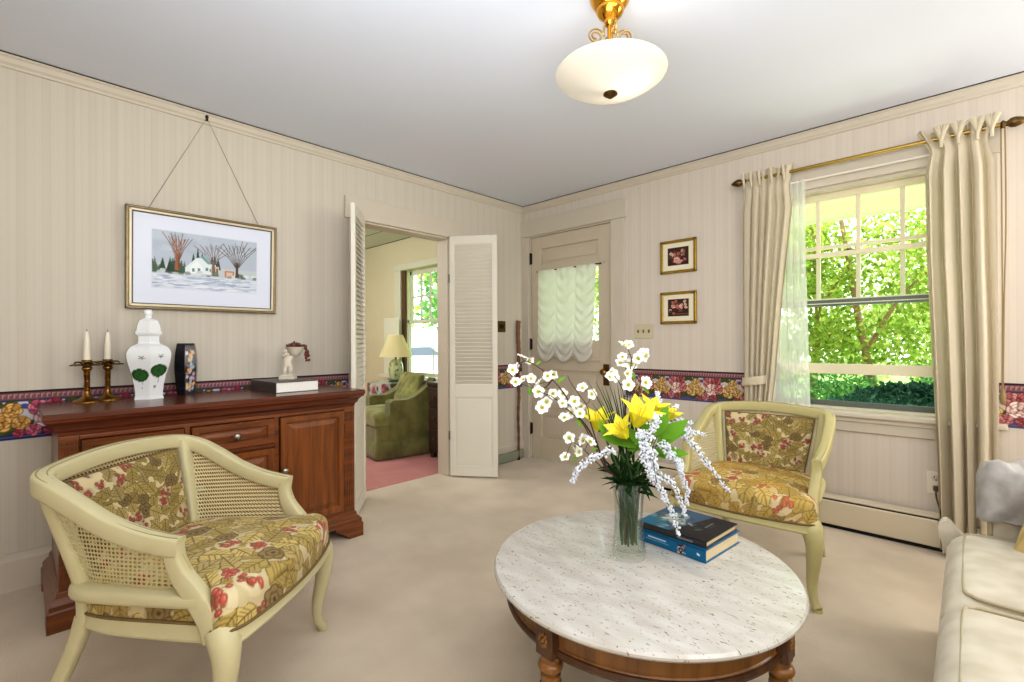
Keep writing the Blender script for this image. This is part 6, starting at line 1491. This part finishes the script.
for i, (x, y, m, zz, nn) in enumerate(((-3.4, 8.6, M_fol3, 2.9, 2600), (-2.3, 9.2, M_fol, 3.1, 2600), (-0.9, 9.6, M_fol3, 2.9, 2600), (0.4, 9.0, M_fol, 2.8, 2400), (1.5, 8.4, M_fol2, 2.6, 2200), (-4.6, 8.4, M_fol, 3.2, 2400), (-5.9, 8.6, M_fol3, 3.2, 2400))):
    shrub('leafy_bush', 'bush', 'tall leafy green bush in the hedge beyond the front window', x, y, None, cens(22, .8, .5, .3, zz, 20+i), nn*2, .10, (.5,.45,.45), m, 'tall bushes of the garden hedge')
for i, (x, y) in enumerate(((-1.9, 6.1), (-1.15, 5.95), (-0.45, 6.1), (0.25, 6.0), (0.9, 6.2))):
    shrub('low_shrub', 'shrub', 'low dark green shrub under the trees outside the front window', x, y, None, cens(12, .42, .3, .25, 1.30, 40+i), 3200, .055, (.28,.26,.22), M_fol2, 'low shrubs outside the front window')
# clipped dark mound just under the sill outside
mc = leaf_cloud([(-0.32+0.42*math.cos(a)*k, 4.75+0.25*math.sin(a)*k, 0.62+0.13*(1-k*k)) for a in np.linspace(0, 6.28, 18) for k in (0.3, 0.65, 1.0)], 3600, .045, (.10,.08,.05))
cm = thing('clipped_bush', 'rounded blue-green clipped bush just beyond the window sill', 'bush', (-0.32, 4.75, GZ))
hang(mc.build('foliage', translucent('blue_green_leaves', (58,98,84), 0.25, rand=[(40,76,66),(84,124,106)]), smooth=0, recalc=False), cm)
hang(MB().tube([(-0.32, 4.75, GZ), (-0.32, 4.75, 0.6)], 0.16, 12).build('trunk', M_bark), cm)
# driveway and a parked car beyond the other room's window
struct(MB().box((-30, 7.2, GZ), (-7.5, 20, GZ+0.02)).build('driveway', mat('pale_gravel', (226,222,214), 0.9, noise=(8, 0.4, (206,202,194))), smooth=0))
car = thing('parked_car', 'pale grey car parked outside the other room\'s window', 'car', (-18.2, 13.2, GZ+0.02), math.radians(35))
pr = [(-2.1,.30),(-2.15,.62),(-2.0,.82),(-1.45,.92),(-.85,1.36),(.55,1.42),(1.15,1.0),(1.95,.90),(2.12,.62),(2.1,.30)]; k = len(pr)
MB().add([(x, -.85, z) for x, z in pr]+[(x, .85, z) for x, z in pr], [(i, (i+1) % k, k+(i+1) % k, k+i) for i in range(k)]+[tuple(range(k-1, -1, -1)), tuple(range(k, 2*k))]).build('body', mat('car_paint', (186,190,196), 0.25, coat=0.5), car, smooth=0, bevel=0.06, seg=3)
M_cw = mat('car_glass', (96,106,118), 0.15)
MB().add([(-1.28,-.862,.95),(-.80,-.862,1.30),(.50,-.862,1.34),(.98,-.862,.98)], [(0,1,2,3)]).add([(-1.40,-.7,.97),(-.93,-.66,1.33),(-.93,.66,1.33),(-1.40,.7,.97)], [(0,1,2,3)]).build('window_glass', M_cw, car, smooth=0, solid=0.03)
for x in (-1.35, 1.35):
    for y in (-.80, .80): MB().lathe([(0.0, -.09), (0.30, -.09), (0.32, -.06), (0.32, .06), (0.30, .09), (0, .09)], 24, M=Matrix.Translation((x, y, 0.32)) @ Matrix.Rotation(PI/2, 4, 'X')).build('wheel', M_under, car, smooth=30)
for i, (x, y) in enumerate(((-9.0, 8.4), (-10.6, 9.6), (-12.4, 10.6), (-14.4, 11.6))):
    shrub('roadside_tree', 'tree', 'leafy tree beyond the parked car outside the other room', x, y, [([(0,0,0),(.05,0,1.2),(0,0,2.6)], .12)], cens(14, 1.2, .8, 2.5, 5.0, 60+i), 1700, .24, (.8,.7,.6), (M_fol2, M_fol)[i % 2], 'roadside trees beyond the car')

# ------------------------------------------------------------------ light
w = bpy.data.worlds.new('World'); scene.world = w; w.use_nodes = True
bg = w.node_tree.nodes['Background']; bg.inputs['Color'].default_value = (0.86, 0.94, 1.0, 1); bg.inputs['Strength'].default_value = 4.2
def lamp(name, kind, loc, target, energy, size=1.0, color=(1, 1, 1), size_y=None, spread=None):
    l = bpy.data.lights.new(name, kind); l.energy = energy; l.color = color
    if kind == 'AREA':
        l.size = size
        if size_y: l.shape = 'RECTANGLE'; l.size_y = size_y
        if spread: l.spread = spread
    elif kind == 'SUN': l.angle = math.radians(2)
    else: l.shadow_soft_size = size
    o = bpy.data.objects.new(name, l); COL.objects.link(o); o.location = loc
    o.rotation_euler = (Vector(target)-Vector(loc)).to_track_quat('-Z', 'Y').to_euler(); return o
lamp('sun', 'SUN', (3, 12, 14), (0.8, 7.2, 4.4), 9.0, color=(1, .96, .86))
lamp('behind_camera_fill', 'AREA', (0.6, -1.35, 1.75), (-0.9, 2.4, 0.9), 32, 2.4, (.97, .985, 1), 1.5)  # added fill standing in for unseen windows behind the camera
lamp('side_fill', 'AREA', (1.85, 0.6, 1.7), (-1.8, 1.4, 1.0), 42, 1.8, (1, .985, .96), 1.4)  # added side fill; the wall behind it is closed
lamp('ceiling_bounce', 'AREA', (-0.4, 0.3, 1.6), (-0.9, 1.0, 2.43), 38, 1.2, (.88, .94, 1))
lamp('pendant_bulb', 'POINT', (LX+0.05, LY+0.03, ZC-0.285), (LX, LY, 0), 0.9, 0.03, (1, .92, .82))
lamp('other_room_fill', 'AREA', (-4.9, 1.3, 2.30), (-4.8, 2.6, 0.9), 52, 1.4, (1, 1, .97))
lamp('soffit_fill', 'AREA', (-0.5, 4.75, -0.35), (-0.5, 4.7, 2.4), 60, 1.2, (1, .95, .84))  # upward fill added below the sill to brighten the soffit
lamp('far_side_fill', 'AREA', (1.05, 3.30, 1.6), (-2.4, 0.6, 0.9), 44, 1.3, (1, .98, .94))  # added fill out of view, strengthens light from the window end
lamp('overhead_fill', 'AREA', (0.15, 0.1, 2.40), (-0.3, 0.6, 0), 20, 1.5, (1, .99, .97))

# ------------------------------------------------------------------ camera
cam = bpy.data.cameras.new('camera'); co_ = bpy.data.objects.new('camera', cam); COL.objects.link(co_)
cam.sensor_width = 36.0; cam.sensor_fit = 'HORIZONTAL'; cam.lens = FPX/1024*36.0; cam.shift_y = (CY-341.0)/1024; cam.clip_start = 0.03
M = Matrix((CR, CU, -CF)).transposed().to_4x4(); M.translation = Vector((0, 0, CH)); co_.matrix_world = M
scene.camera = co_
scene.view_settings.view_transform = 'Standard'; scene.view_settings.look = 'None'; scene.view_settings.exposure = -0.02; scene.view_settings.gamma = 0.88
